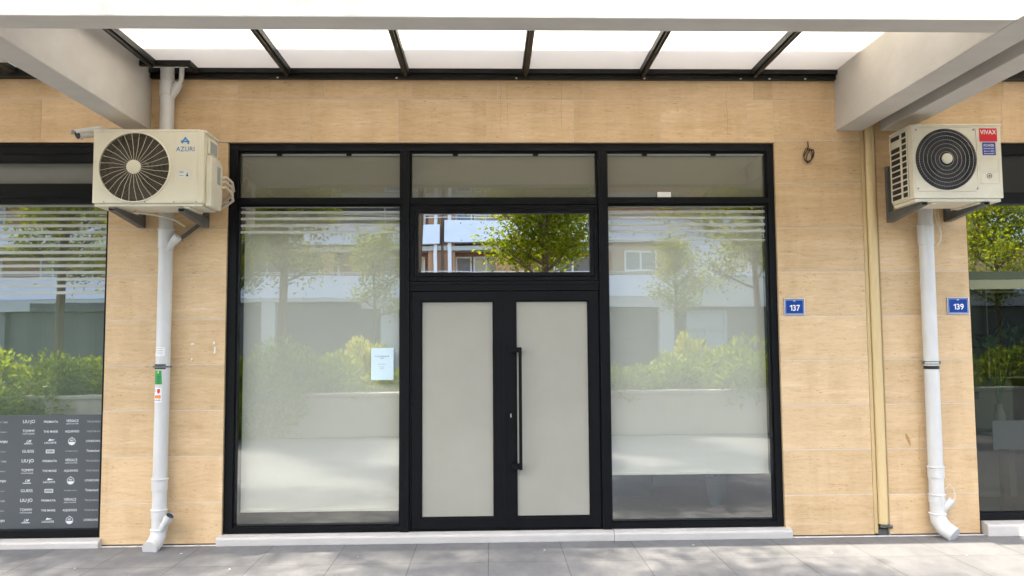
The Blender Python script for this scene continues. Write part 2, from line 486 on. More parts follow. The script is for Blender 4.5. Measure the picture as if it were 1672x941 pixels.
# reveals of the three openings
rv = MB()
def reveal(x0, x1, z0, z1):
    rv.box(x0 - .0245, x0 - .0005, .002, .10, z0, z1)
    rv.box(x1 + .0005, x1 + .0245, .002, .10, z0, z1)
    rv.box(x0 - .0245, x1 + .0245, .0015, .10, z1 + .0008, z1 + .009)
# grout / core behind the slabs
core = MB()
def cbox(x0, x1, z0, z1, y0=.0024, y1=.32): core.box(x0, x1, y0, y1, z0, z1)
cbox(-3.176, -2.20, 0, 3.326); cbox(2.454, 3.198, 0, 3.35); cbox(3.334, 4.098, 0, 3.35)
cbox(-8, 3.198, 3.332, 4.28); cbox(3.334, 8, 3.335, 4.28)
core.box(3.198, 3.334, .10, .32, 0, 4.28)
core.build('wall_core', M['grout'], bld)
gr = MB(); gr.box(3.2005, 3.3315, .062, .0995, 0, 4.25)
gr.build('pipe_recess', M['recess'], bld)
tr = MB(); tr.box(3.2005, 3.230, -.004, .06, .02, 4.2); tr.box(3.3255, 3.3312, -.002, .06, .02, 4.2)
tr.build('corner_trim', M['tanedge'], bld, bevel=.003)
# dirt strip and white joint along the foot of the wall
st = MB(); st.box(-8, 8, -.035, -.006, .0005, .006); st.build('floor_joint', M['silicone'], bld, bevel=.002)
for x0, x1 in ((-3.155, -2.23), (2.495, 3.198), (3.334, 4.115)):
    st = MB(); st.box(x0, x1, -.0055, .0022, .0006, .0135); st.build('grime_line', M['soil'], bld)
# upper storey that overhangs the canopy
up = MB(); up.box(3.15, 3.45, -2.42, -.002, 4.202, 4.24); up.build('joint_cover', M['concrete'], bld)
up = MB(); up.box(-12, 12, .05, .4, 4.285, 13); up.build('upper_wall', M['brick_tan'], bld)
up = MB(); up.box(-12, 12, -1.14, .05, 5.0, 5.2); up.box(-12, 12, -1.14, -1.05, 5.2, 6.2); up.build('balcony_slab', M['concrete'], bld)
# sills
def sill(x0, x1, zt, name='window_sill', ext=.052):
    s = MB()
    s.prism([(.028, 0.0), (-ext, 0.0), (-ext, zt - .028), (-ext + .006, zt - .012), (-.002, zt), (.028, zt)], 'x', x0, x1)
    return s.build(name, M['marble'], bld, bevel=.004)
sill(-2.226, 1.012, .080); sill(1.014, 2.492, .080)
sill(-8, -3.158, .068, ext=.06); sill(4.118, 8, .108, ext=.075)
# concrete beams
def beam(name, x0, x1, y0, y1, z0=3.432, z1=4.15):
    b = MB(); b.box(x0, x1, y0, y1, z0, z1); return b.build(name, M['concrete'], bld, bevel=.006)
beam('front_beam', -2.841, 2.987, -2.345, -2.16)
beam('front_beam', -9.0, -3.057, -2.345, -2.16)
beam('cross_beam', -3.055, -2.843, -2.42, -.001, z1=4.20)
beam('cross_beam', 2.989, 3.223, -2.42, -.001, z1=4.20)
beam('cross_beam', 3.379, 3.592, -2.42, -.001, z1=4.20)
beam('side_beam', -9.0, -3.057, -1.77, -1.61)
beam('side_beam', 3.594, 9.0, -1.74, -1.60)
# stains and paint chips on the stone
for x, z, a, b in ((-2.463, 1.637, .013, .009), (-2.286, 1.645, .008, .014), (-2.279, 1.585, .008, .032), (-2.466, 1.512, .006, .010)):
    fl = MB(); fl.add([(x - a, -.0015, z - b), (x + a * .9, -.0015, z - b * .8), (x + a, -.0015, z + b * .7), (x - a * .4, -.0015, z + b)], [(0, 1, 2, 3)])
    fl.build('paint_chip', M['stick_white'], bld)
sn = MB()
sn.add([(3.490, -.0015, .842), (3.506, -.0015, .838), (3.527, -.0015, .80), (3.535, -.0015, .755), (3.528, -.0015, .735), (3.512, -.0015, .77), (3.497, -.0015, .80)], [tuple(range(7))])
sn.build('brown_stain', mat('stain', (.42, .25, .09), .7, noise=.3, nscale=60), bld)
# hairline cracks in the lintel stone
crack_mat = mat('crack', (.26, .16, .08), .9); rr = random.Random(3)
for x in (-1.86, .62, .10, .16, 2.05):
    z = 3.84; pts = []
    while z > 3.36 + rr.random() * .1:
        pts.append((x + rr.uniform(-.006, .006), -.0008, z)); z -= rr.uniform(.03, .07)
    ck = MB(); ck.tube(pts if x > 0 else pts[:4], .0008, 4); ck.build('hairline_crack', crack_mat, bld)
# rooms behind the glass
rm = MB()
for x0, x1 in ((-8, -3.0), (-2.9, 2.9), (4.0, 8)):
    rm.box(x0, x1, 5.0, 5.1, 0, 3.6); rm.box(x0 - .05, x0, .33, 5.0, 0, 3.6); rm.box(x1, x1 + .05, .33, 5.0, 0, 3.6)
rm.build('interior_wall', M['room'], bld)
rm = MB()
for x0, x1 in ((-8, -3.0), (-2.9, 2.9), (4.0, 8)): rm.box(x0, x1, .14, 5.0, .01, .05)
rm.build('interior_floor', M['roomfloor'], bld)
rm = MB()
for x0, x1 in ((-8, -3.0), (-2.9, 2.9), (4.0, 8)): rm.box(x0, x1, .33, 5.0, 3.60, 3.66)
rm.build('interior_ceiling', M['roomceil'], bld)

# ------------------------------------------------------------ canopy
can = thing('glazed_canopy', 'black steel canopy with translucent white panels between the concrete beams', 'canopy', (0, 0, 3.87))
RX = [-2.735, -1.69, -.70, .31, 1.31, 2.27]
for i, x in enumerate(RX):
    a = MB(); w = .028
    y1 = -.085 if i else -.262
    a.box(x - w, x + w, -2.159, y1, 3.895, 3.945); a.box(x - .012, x + .012, -2.159, y1, 3.872, 3.895)
    a.build('rafter', M['steel'], can, bevel=.002)
xs = [-2.843 + .004] + RX + [2.985]
for a0, a1 in zip(xs[:-1], xs[1:]):
    a = MB(); y1 = -.02 if a1 > -1.7 and a0 > -2.5 else -.03
    p0 = a0 + (.03 if a0 in RX else 0); p1 = a1 - (.03 if a1 in RX else 0)
    a.box(p0 - .028 if a0 in RX else p0, p1 + .028 if a1 in RX else p1, -2.158, y1 - .0, 3.947, 3.957)
    a.build('panel', M['polycarb'], can)
rl = MB()
rl.box(-2.842, 2.987, -.045, -.003, 3.868, 3.905); rl.box(-2.842, 2.987, -.083, -.003, 3.906, 3.944)
rl.box(-2.842, 2.987, -.055, -.045, 3.878, 3.886)
rl.build('wall_rail', M['steel'], can, bevel=.002)
cb = MB(); cb.box(-2.842, -2.43, -.26, -.225, 3.898, 3.944); cb.box(-2.465, -2.43, -.224, -.085, 3.898, 3.944)
cb.build('pipe_opening_frame', M['steel'], can, bevel=.002)
for x in (-1.78, -.78, .235, 1.33, 2.16, 2.41, 2.72):
    sb = MB(); sb.box(x - .008, x + .008, -.05, -.045, 3.868, 3.882)
    sb.build('bolt_head', M['chrome'], can)
for side, (x0, x1, yb) in {'left': (-8, -3.058, -1.608), 'right': (3.595, 8, -1.598)}.items():
    cn = thing('glazed_canopy', 'black steel canopy with white panels at the %s edge, beyond the cross beam' % side, 'canopy', (x0, 0, 3.87))
    a = MB(); a.box(x0, x1, -.083, -.003, 3.868, 3.944); a.build('wall_rail', M['steel'], cn, bevel=.002)
    a = MB(); a.box(x0, x1, yb, -.02, 3.947, 3.957); a.build('panel', M['polycarb'], cn)
    for k in range(3):
        x = (x1 - .9 - k) if side == 'left' else (x0 + .9 + k)
        a = MB(); a.box(x - .028, x + .028, yb, -.085, 3.895, 3.945); a.build('rafter', M['steel'], cn, bevel=.002)
    a = MB(); a.box(x0, x1, yb - 0.0, yb + .06, 3.86, 3.944); a.build('edge_rail', M['steel'], cn, bevel=.002)

# ------------------------------------------------------------ central glazing
sf = thing('shopfront_glazing', 'wide black framed glass shopfront with central double doors and white blinds', 'shopfront', (0, 0, .08))
F0, F1 = .030, .115     # frame depth
fr = MB()
def fbox(mb, x0, x1, z0, z1, y0=F0, y1=F1): mb.box(x0, x1, y0, y1, z0, z1)
fbox(fr, WX0 + .002, -2.122, .083, 3.322); fbox(fr, 2.392, WX1 - .002, .083, 3.322)
fbox(fr, -2.122, 2.392, 3.262, 3.322, F0 + .001)
fbox(fr, -2.122, -.748, .083, .128, F0 + .001); fbox(fr, 1.002, 2.392, .083, .128, F0 + .001)
# inner glazing beads (stepped)
for x0, x1, z0, z1 in ((-2.122, -.748, .128, 2.805), (1.002, 2.392, .128, 2.805), (-2.122, -.748, 2.853, 3.262), (1.002, 2.392, 2.853, 3.262), (-.674, .926, 2.853, 3.262)):
    w = .014; y0 = F0 + .016
    fr.box(x0, x0 + w, y0, F1, z0, z1); fr.box(x1 - w, x1, y0, F1, z0, z1)
    fr.box(x0 + w, x1 - w, y0 + .001, F1, z0, z0 + w); fr.box(x0 + w, x1 - w, y0 + .001, F1, z1 - w, z1)
fr.build('frame', M['black'], sf, bevel=.0015)
for x0, x1 in ((-.748, -.674), (.926, 1.002)):
    ml = MB()
    ml.box(x0, x1, -.002, F1, .066 + .018, 3.262)
    ml.box(x0 + .024, x0 + .030, -.004, 0.0, .084, 3.262)
    ml.build('mullion', M['black'], sf, bevel=.002)
tn = MB()
tn.box(-2.122, -.749, .020, F1, 2.806, 2.852); tn.box(1.003, 2.392, .020, F1, 2.806, 2.852); tn.box(-.673, .925, .018, F1, 2.800, 2.852)
tn.build('transom_bar', M['black'], sf, bevel=.002)
def pane(x0, x1, z0, z1, m, parent, name='pane', y=.078):
    p = MB(); p.box(x0, x1, y, y + .006, z0, z1); o = p.build(name, m, parent); return o
def pane1(x0, x1, z0, z1, m, parent, name='pane', y=.078):
    p = MB(); p.add([(x0, y, z0), (x1, y, z0), (x1, y, z1), (x0, y, z1)], [(0, 1, 2, 3)]); return p.build(name, m, parent)
pane1(-2.118, -.75, .13, 2.804, M['glass'], sf, 'side_pane')
pane1(1.004, 2.39, .13, 2.804, M['glass'], sf, 'side_pane')
for x0, x1 in ((-2.118, -.75), (-.672, .924), (1.004, 2.39)): pane1(x0, x1, 2.855, 3.26, M['glass_haze'], sf, 'upper_pane')
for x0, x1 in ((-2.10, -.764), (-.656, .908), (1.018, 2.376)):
    a = MB(); a.box(x0, x1, .062, .070, 3.232, 3.246); a.build('highlight_strip', M['card'], sf)  # pale grey strip painted in as the highlight along the top sash
    for q in (.22, .66):
        a = MB(); xx = x0 + (x1 - x0) * q; a.box(xx, xx + .045, .058, .0615, 3.228, 3.247); a.build('glazing_clip', M['gasket'], sf)
# frosted stripes stuck on the glass
for x0, x1, zs in ((-2.106, -.764, (2.793, 2.745, 2.69, 2.632, 2.576)), (1.018, 2.376, (2.793, 2.745, 2.69, 2.632, 2.576, 2.498))):
    for z in zs:
        s = MB(); h = .011 if z != 2.498 else .006
        s.box(x0, x1, .0760, .0772, z - h, z + h); s.build('frosted_stripe', M['stripe'], sf)
# transom sash above the doors
sh = MB()
x0, x1, z0, z1 = -.672, .924, 2.150, 2.798
def ring(mb, x0, x1, z0, z1, w, y0, y1):
    mb.box(x0, x0 + w, y0, y1, z0, z1); mb.box(x1 - w, x1, y0, y1, z0, z1)
    mb.box(x0 + w, x1 - w, y0 + .0005, y1, z0, z0 + w); mb.box(x0 + w, x1 - w, y0 + .0005, y1, z1 - w, z1)
ring(sh, x0, x1, z0, z1, .036, .026, F1)
ring(sh, x0 + .039, x1 - .039, z0 + .039, z1 - .039, .034, .018, F1)
sash = sh.build('transom_sash', M['black'], sf, bevel=.002)
pane1(x0 + .07, x1 - .07, z0 + .07, z1 - .07, M['glass_mirror'], sash, 'pane', y=.05)
hd = MB(); hd.box(-.673, .925, .012, F1, 2.066, 2.146); hd.box(-.673, .925, .006, .012, 2.118, 2.128)
hd.build('door_head', M['black'], sf, bevel=.002)
jm = MB(); jm.box(-.673, -.655, .020, F1, .084, 2.064); jm.box(.919, .925, .020, F1, .084, 2.064); jm.box(-.655, .919, .022, F1, .084, .094)
jm.build('door_jamb', M['black'], sf, bevel=.001)
def door(x0, x1, gx0, gx1, lab):
    d = MB(); y0, y1 = .012, .09
    z0, z1, gz0, gz1 = .100, 2.060, .187, 1.982
    d.box(x0, gx0, y0, y1, z0, z1); d.box(gx1, x1, y0, y1, z0, z1)
    d.box(gx0, gx1, y0 + .0005, y1, z0, gz0); d.box(gx0, gx1, y0 + .0005, y1, gz1, z1)
    b = .010
    d.box(gx0, gx0 + b, y0 + .012, y1, gz0, gz1); d.box(gx1 - b, gx1, y0 + .012, y1, gz0, gz1)
    d.box(gx0 + b, gx1 - b, y0 + .0125, y1, gz0, gz0 + b); d.box(gx0 + b, gx1 - b, y0 + .0125, y1, gz1 - b, gz1)
    o = d.build('door', M['black'], sf, bevel=.002); o['label'] = lab
    p = MB(); p.box(gx0 + .001, gx1 - .001, .036, .044, gz0 + .001, gz1 - .001)
    p.build('frosted_pane', M['frost'], o)
    return o
dl = door(-.652, .120, -.577, .032, 'left door leaf with frosted pane and no handle')
dr = door(.126, .916, .214, .832, 'right door leaf with frosted pane and long pull handle')
am = MB(); am.box(.096, .130, .006, .0115, .100, 2.060); am.build('astragal', M['black'], dl, bevel=.001)
hn = MB()
hn.box(.236, .262, -.062, -.036, .585, 1.590)
hn.box(.170, .262, -.034, .011, 1.548, 1.590); hn.box(.236, .262, -.036, -.034, 1.548, 1.59)
hn.box(.178, .262, -.034, .011, .585, .630); hn.box(.236, .262, -.036, -.034, .585, .63)
hn.build('pull_handle', M['black'], dr, bevel=.002)
lk = MB(); lk.box(.166, .176, .003, .0115, 1.008, 1.038); lk.build('lock_cylinder', M['chrome'], dr, bevel=.001)
for z in (.35, 1.1, 1.85):
    hg = MB(); hg.tube([(-.658, .012, z - .05), (-.658, .012, z + .05)], .008, 10)
    hg.build('hinge', M['black'], dl)
# small white box behind the right upper pane
sb = MB(); sb.box(1.445, 1.562, .050, .072, 2.856, 2.912)
tag(sb.build('sensor_box', M['stick_white'], bevel=.004), 'small white plastic box at the foot of the right upper pane', 'sensor')
# blinds
for x0, x1, zb, lab in ((-2.095, -.775, .225, 'full length white roller blind behind the left shop pane'),
                        (1.005, 2.378, .498, 'white roller blind behind the right shop pane, ending above the floor')):
    bl = thing('roller_blind', lab, 'blind', ((x0 + x1) / 2, .18, 2.79), 'white roller blinds in the shopfront')
    a = MB()
    n = 10
    for k in range(n):
        xa, xb = x0 + (x1 - x0) * k / n, x0 + (x1 - x0) * (k + 1) / n
        ya, yb = .16 + .004 * math.sin(k * 1.3), .16 + .004 * math.sin((k + 1) * 1.3)
        a.add([(xa, ya, zb + .02), (xb, yb, zb + .02), (xb, .16, 2.765), (xa, .16, 2.765)], [(0, 1, 2, 3)])
    a.build('fabric', M['blind'], bl, smooth=True)
    a = MB(); a.box(x0, x1, .152, .170, zb, zb + .022); a.build('bottom_bar', M['blind'], bl, bevel=.003)
    a = MB(); a.tube([(x0 - .01, .19, 2.785), (x1 + .01, .19, 2.785)], .024, 16); a.build('roller_tube', M['gasket'], bl, smooth=True)
# notice
nt = MB(); nt.box(-1.0, -.812, .0742, .0752, 1.324, 1.592)
note = nt.build('paper_notice', M['paper'])
tag(note, 'white paper notice with a few printed lines taped to the left shop pane', 'notice')
tx = MB()
for s, z, sz, w in (('NE KËTË ADRESË JEPET ME', 1.517, .0080, .118), ('QERA', 1.501, .0080, .030), ('NJË LOKAL', 1.453, .0055, .066), ('KONTAKT', 1.430, .0050, .034), ('069 20', 1.416, .0050, .030)):
    text_into(tx, s, -.908, z, .0742, sz, w, bold=.01)
tx.build('printed_lines', M['ink'], note)

# ------------------------------------------------------------ left neighbour window
lw = thing('shop_window', 'black framed window of the left neighbouring shop with striped frosting and printed film', 'window', (-5, 0, .07))
a = MB()
a.box(-8, -3.180, .022, F1, 3.165, 3.325); a.box(-8, -3.18, .016, .022, 3.235, 3.243); a.box(-8, -3.18, .014, .022, 3.300, 3.325)
a.box(-8, -3.180, .022, F1, 2.815, 2.985); a.box(-8, -3.180, .014, .022, 2.86, 2.872)
a.box(-3.205, -3.181, .030, F1, .071, 2.815); a.box(-3.205, -3.181, .030, F1, 2.985, 3.165)
a.box(-8, -3.205, .030, F1, .071, .132)
a.box(-5.6, -5.54, .02, F1, .132, 2.815)
a.build('frame', M['black'], lw, bevel=.0015)
a = MB(); a.box(-8, -3.205, .07, .08, 2.985, 3.165); a.build('upper_panel', mat('grey_panel', (.17, .17, .155), .4, noise=.05), lw)
pane1(-8, -3.205, .132, 2.815, M['glass_shop'], lw)
z = 2.80
for k in range(14):
    s = MB(); zz = 2.806 - .0565 * k; s.box(-5.54, -3.206, .0750, .0770, zz - .012, zz + .012); s.build('frosted_stripe', M['stripe'], lw)
a = MB(); a.box(-5.54, -3.206, .0735, .0765, .133, 1.058)
film = a.build('printed_film', M['film'], lw)
brands = [
    ['NARA TIME', 'LIU·JO', 'PREMIATA', 'VERSACE|JEANS COUTURE', 'TRUSSARDI'],
    ['DIRK BIKKEMBERGS', 'TOMMY|HILFIGER', 'TWINSET', 'ACUPUNCTURE', 'TWINSET MILANO'],
    ['NAPAPIJRI', '@LM', '@LACOSTE', '@CREST', 'LOVE MOSCHINO'],
    ['ICE PLAY', 'GUESS', '@GEOX', 'POMIKAKI', 'Timberland'],
]
brands[1][2] = 'THE MARIE'; brands[1][3] = 'AQUEVISO'
tb = MB(); td = MB()
colx = [-4.040, -3.812, -3.633, -3.459, -3.286]
yy = .0735
for rrow in range(11):
    z = .993 - .0801 * rrow
    for ci in range(-5, 5):
        if ci >= 0: x = colx[ci]
        else: x = colx[0] + .195 * ci
        wd = brands[rrow % 4][ci % 5]
        if wd == '@CREST':
            r = .030; zc = z + .006
            n = 28
            # round badge: ring, dark upper half with bars, light lower half
            for k in range(n):
                a0, a1 = 2 * PI * k / n, 2 * PI * (k + 1) / n
                tb.add([(x + q * math.cos(t), yy - .0008, zc + q * math.sin(t)) for q, t in ((r, a0), (r, a1), (r - .004, a1), (r - .004, a0))], [(0, 1, 2, 3)])
            pts = [(x + (r - .006) * math.cos(PI + PI * k / 14), yy - .0008, zc - .004 + (r - .008) * math.sin(PI + PI * k / 14)) for k in range(15)]
            tb.add(pts, [tuple(range(15))])
            text_into(tb, 'MB', x, zc + .002, yy, .014, .026, bold=.02)
            tb.box(x - .003, x + .003, yy - .0008, yy, zc + r + .002, zc + r + .007)
        elif wd == '@LM':
            text_into(tb, 'LM', x + .004, z + .0, yy, .022, .042, bold=.04, shear=.4)
            tb.box(x - .034, x + .032, yy - .0008, yy, z - .012, z - .007)
        elif wd == '@LACOSTE':
            text_into(tb, 'LACOSTE', x, z - .010, yy, .015, .096, bold=.02)
            tb.add([(x - .02, yy - .0008, z + .012), (x + .02, yy - .0008, z + .016), (x + .035, yy - .0008, z + .022), (x + .005, yy - .0008, z + .024), (x - .008, yy - .0008, z + .030), (x - .012, yy - .0008, z + .02)], [(0, 1, 2, 3, 4, 5)])
        elif wd == '@GEOX':
            w_ = .034
            tb.box(x - w_, x + w_, yy - .0008, yy, z + .016, z + .021); tb.box(x - w_, x + w_, yy - .0008, yy, z - .008, z - .003)
            tb.box(x - w_, x - w_ + .005, yy - .0008, yy, z - .0029, z + .0159); tb.box(x + w_ - .005, x + w_, yy - .0008, yy, z - .0029, z + .0159)
            text_into(tb, 'GEOX', x, z - .0005, yy, .014, .050, bold=.0)
        elif '|' in wd:
            a_, b_ = wd.split('|')
            text_into(tb, a_, x, z + .005, yy, .021, .100, bold=.0)
            text_into(tb, b_, x, z - .013, yy, .009, .098, bold=.0)
        elif wd == 'LIU·JO':
            text_into(tb, wd, x, z, yy, .026, .098, bold=.012)
        elif wd in ('TRUSSARDI', 'TWINSET MILANO', 'NARA TIME'):
            text_into(td, wd, x, z, yy, .015, .110, bold=.008)
        elif wd in ('POMIKAKI', 'ICE PLAY', 'DIRK BIKKEMBERGS'):
            text_into(td, wd, x, z + .003, yy, .009, .100, bold=.012)
        elif wd == 'Timberland':
            text_into(tb, wd, x, z, yy, .019, .105, bold=.03)
        elif wd == 'GUESS':
            text_into(tb, wd, x, z - .001, yy, .022, .095, bold=.0)
        else:
            text_into(tb, wd, x, z, yy, .0175, .115, bold=.018)
# trim lettering to the film
for mbx, nm, mm in ((tb, 'white_lettering', M['film_txt']), (td, 'faint_lettering', M['film_txt2'])):
    mbx.build(nm, mm, film)
ct = MB(); n = 60
for k in range(n):
    xa, xb = -5.5 + 2.28 * k / n, -5.5 + 2.28 * (k + 1) / n
    ct.add([(xa, .30 + .012 * math.sin(k * .9), .06), (xb, .30 + .012 * math.sin((k + 1) * .9), .06), (xb, .30 + .012 * math.sin((k + 1) * .9), 2.95), (xa, .30 + .012 * math.sin(k * .9), 2.95)], [(0, 1, 2, 3)])
tag(ct.build('curtain', M['blind_dim'], smooth=True), 'grey green curtain hanging behind the left neighbouring window', 'curtain')

# ------------------------------------------------------------ right neighbour window
rw = thing('shop_window', 'dark frameless looking window of the right neighbouring shop with its interior showing', 'window', (6, 0, .1))
a = MB()
a.box(4.103, 8, .030, F1, 3.235, 3.328); a.box(4.103, 8, .030, F1, 2.800, 2.90)
a.box(4.103, 4.116, .024, F1, .11, 3.235); a.box(4.116, 8, .03, F1, .11, .165)
a.build('frame', M['black'], rw, bevel=.0015)
pane1(4.116, 8, .165, 2.06, M['glass_shop2'], rw, 'lower_pane'); pane1(4.116, 8, 2.062, 2.80, M['glass_shop3'], rw, 'upper_pane')
a = MB(); a.box(4.117, 8, .0740, .0755, 2.145, 2.215); a.build('frosted_band', M['band1'], rw)
a = MB(); a.box(4.117, 8, .0740, .0755, 2.065, 2.143); a.build('frosted_band', M['band2'], rw)
a = MB(); a.box(4.116, 8, .072, .080, 2.90, 3.235); a.build('upper_panel', M['dark'], rw)
a = MB(); a.box(4.29, 5.2, .0755, .0770, .69, .935); a.build('frosted_square', translucent_mat('frost_patch', (.08, .09, .085), (.2, .2, .2), .2), rw)
# interior furnishings on the right
a = MB(); a.box(4.0, 5.3, 1.30, 1.36, .05, 3.3); tag(a.build('display_partition', mat('partition', (.24, .25, .21), .9, noise=.05)), 'pale partition wall inside the right neighbouring shop', 'partition')
a = MB(); n = 40
a.prism([(4.66 + .14 * math.cos(2 * PI * k / n), 1.74 + .33 * math.sin(2 * PI * k / n)) for k in range(n)], 'y', 1.27, 1.295)
tag(a.build('oval_mirror', M['dark'], bevel=.004), 'dark oval mirror on the partition inside the right shop', 'mirror')
dp = thing('display_screen', 'tall black display panel inside the right neighbouring shop', 'screen', (5.3, 1.25, 0))
a = MB(); a.box(5.04, 5.75, 1.24, 1.28, 1.25, 2.10); a.build('panel', M['dark'], dp)
a = MB(); ring(a, 5.025, 5.765, 1.235, 2.115, .015, 1.232, 1.285); a.build('frame', M['card'], dp)
a = MB(); a.box(4.68, 4.92, 1.24, 1.29, 1.03, 1.10); tag(a.build('wall_socket_strip', M['dark'], bevel=.004), 'small black box low on the partition in the right shop', 'socket')
tbl = thing('display_table', 'dark table with white top inside the right neighbouring shop', 'table', (5.2, .85, .05))
a = MB(); a.box(4.62, 5.9, .55, 1.15, .71, .75); a.build('tabletop', M['card'], tbl, bevel=.004)
for x in (4.72, 5.8):
    for y in (.6, 1.1):
        a = MB(); a.box(x - .03, x + .03, y - .03, y + .03, .05, .709); a.build('leg', M['dark'], tbl)
pic = thing('teal_picture', 'small teal framed picture on the partition in the right shop', 'picture', (5.07, 1.27, 2.4))
a = MB(); ring(a, 5.0, 5.22, 2.28, 2.54, .035, 1.262, 1.296); a.build('frame', mat('teal_frame', (.05, .14, .15), .5), pic)
a = MB(); a.box(5.036, 5.184, 1.275, 1.295, 2.316, 2.504); a.build('print', M['tealdark'], pic)
vp = thing('potted_plant', 'leafy house plant in a slim vase on the table in the right shop', 'plant', (4.86, .85, .75))
a = MB(); prof = [(.0, .045), (.06, .06), (.16, .05), (.22, .03), (.26, .036)]
a.tube([(4.86, .85, .751 + z) for z, r in prof], [r for z, r in prof], 20); a.build('vase', M['card'], vp, smooth=True)
def leaves(mb, c, n, rad, size, rnd, up=.3):
    for _ in range(n):
        d = Vector((rnd.gauss(0, 1), rnd.gauss(0, 1), rnd.gauss(0, 1) * .7 + up)).normalized()
        p = Vector(c) + d * rad * rnd.uniform(.3, 1)
        t = (d + Vector((rnd.uniform(-.6, .6), rnd.uniform(-.6, .6), rnd.uniform(-.4, .4)))).normalized()
        s = t.cross(Vector((rnd.uniform(-1, 1), rnd.uniform(-1, 1), rnd.uniform(-1, 1)))).normalized()
        L = size * rnd.uniform(.7, 1.3)
        mb.add([p, p + t * L * .45 + s * L * .24, p + t * L, p + t * L * .45 - s * L * .24], [(0, 1, 2, 3)])
rp = random.Random(5)
a = MB()
for k in range(7):
    e = Vector((4.86 + rp.uniform(-.16, .2), .85 + rp.uniform(-.1, .1), 1.55 + rp.uniform(-.15, .15)))
    a.tube([(4.86, .85, 1.0), (4.86 + (e.x - 4.86) * .4, .85, 1.25), e], .007, 6)
    leaves(a, e, 12, .10, .11, rp)
a.build('foliage', M['plantleaf'], vp)
# interior things seen under the right blind
pp = thing('potted_plant', 'teal pot with a small plant on the floor below the right blind', 'plant', (1.98, 1.1, .05), None)
PXc, PYc = 2.19, 1.1
a = MB(); a.tube([(PXc, PYc, .051), (PXc, PYc, .30), (PXc, PYc, .315)], [.075, .098, .102], 28); a.build('pot', M['teal'], pp, smooth=True)
a = MB(); rp = random.Random(8)
for k in range(6):
    e = Vector((PXc + rp.uniform(-.12, .12), PYc + rp.uniform(-.1, .1), .60 + rp.uniform(-.05, .1)))
    a.tube([(PXc, PYc, .3), ((PXc + e.x) / 2, PYc, .47), e], .005, 6); leaves(a, e, 9, .07, .09, rp)
a.build('foliage', M['plantleaf'], pp)
bxs = thing('display_board', 'pale board with a dark label leaning inside under the right blind', 'board', (1.75, 1.3, .05))
a = MB(); a.box(1.62, 2.05, 1.25, 1.29, .20, .70); a.build('board', M['card'], bxs)
a = MB(); a.box(1.74, 1.93, 1.244, 1.249, .50, .55); a.build('label_strip', M['dark'], bxs)
a = MB(); a.box(1.18, 1.62, 1.5, 1.8, .05, .52); a.box(1.16, 1.64, 1.48, 1.82, .52, .56)
tag(a.build('storage_crate', M['tealdark'], bevel=.01), 'dark teal crate with a lid on the floor behind the right pane', 'crate')
# ceiling air unit inside, seen through the middle upper pane
cu = thing('ceiling_air_unit', 'pale ceiling air unit inside, behind the middle upper pane', 'air conditioner', (.1, .9, 3.4))
a = MB(); a.box(-.25, .45, .8, 1.2, 3.50, 3.598); a.build('body', M['card'], cu, bevel=.01)
a = MB(); a.box(-.15, .35, .85, 1.0, 3.485, 3.499); a.build('vent', M['room'], cu)

# ------------------------------------------------------------ pipes
def arc(c, r, a0, a1, plane, n=8):
    out = []
    for k in range(n + 1):
        t = a0 + (a1 - a0) * k / n; p = Vector(c)
        if plane == 'xz': p += Vector((r * math.cos(t), 0, r * math.sin(t)))
        out.append(p)
    return out
def collar(mb, x, y, z, r, h):
    mb.tube([(x, y, z), (x, y, z + .004), (x, y, z + h - .004), (x, y, z + h)], [r, r + .006, r + .006, r], 28)
PX, PY, PR = -2.668, -.085, .056
dp1 = thing('drain_pipe', 'grey plastic drain pipe behind the left air conditioner, elbow turned left', 'drain pipe', (PX, PY, 0), 'grey drain pipes on the facade')
a = MB(); a.tube([(-2.682, PY, 3.955), (-2.676, PY, 3.3), (-2.662, PY, 2.45), (-2.664, PY, 1.45), (PX, PY, .15)], PR, 32); a.build('pipe', M['pvc'], dp1, smooth=True)
def couplings(zs, par, xf, y, r):
    for z0, z1 in zs:
        x = xf(z0); a = MB(); a.tube([(x, y, z0), (x, y, z0 + .002), (x, y, z1 - .002), (x, y, z1)], [r - .001, r + .006, r + .006, r - .001], 32)
        a.tube([(x, y, z1 - .016), (x, y, z1 - .012), (x, y, z1 - .004), (x, y, z1)], [r + .005, r + .0115, r + .0115, r + .005], 32)
        a.build('coupling', M['pvc'], par, smooth=True)
xl = lambda z: -2.668 + (.006 if 1.2 < z < 2.7 else (-.012 if z > 3.5 else 0))
couplings([(3.70, 3.83), (2.42, 2.585), (.46, .56), (.24, .315), (.13, .16)], dp1, xl, PY, PR)
a = MB(); a.tube([(-2.67, PY, 3.66), (-2.60, PY - .03, 3.74), (-2.572, PY - .035, 3.80)], [.028, .034, .036], 20); a.build('branch_socket', M['pvc'], dp1, smooth=True)
a = MB(); a.tube([(-2.585, PY - .03, 3.77), (-2.555, PY - .03, 3.83), (-2.552, PY - .03, 3.95)], .020, 16); a.build('side_pipe', M['pvc'], dp1, smooth=True)
for base, tip in (((-2.65, PY - .02, 2.40), (-2.545, PY - .05, 2.515)), ((-2.655, PY - .02, .13), (-2.555, PY - .06, .275))):
    b_, t_ = Vector(base), Vector(tip); mid = b_.lerp(t_, .62)
    a = MB(); a.tube([b_, mid, mid.lerp(t_, .05), t_], [.028, .028, .035, .035], 24, caps=False); o = a.build('branch_socket', M['pvc'], dp1, smooth=True)
    i_ = MB(); i_.tube([mid, b_.lerp(t_, .97)], [.030, .030], 20); i_.build('socket_opening', M['pvc_in'] if tip[2] < 1 else M['pvc'], dp1)
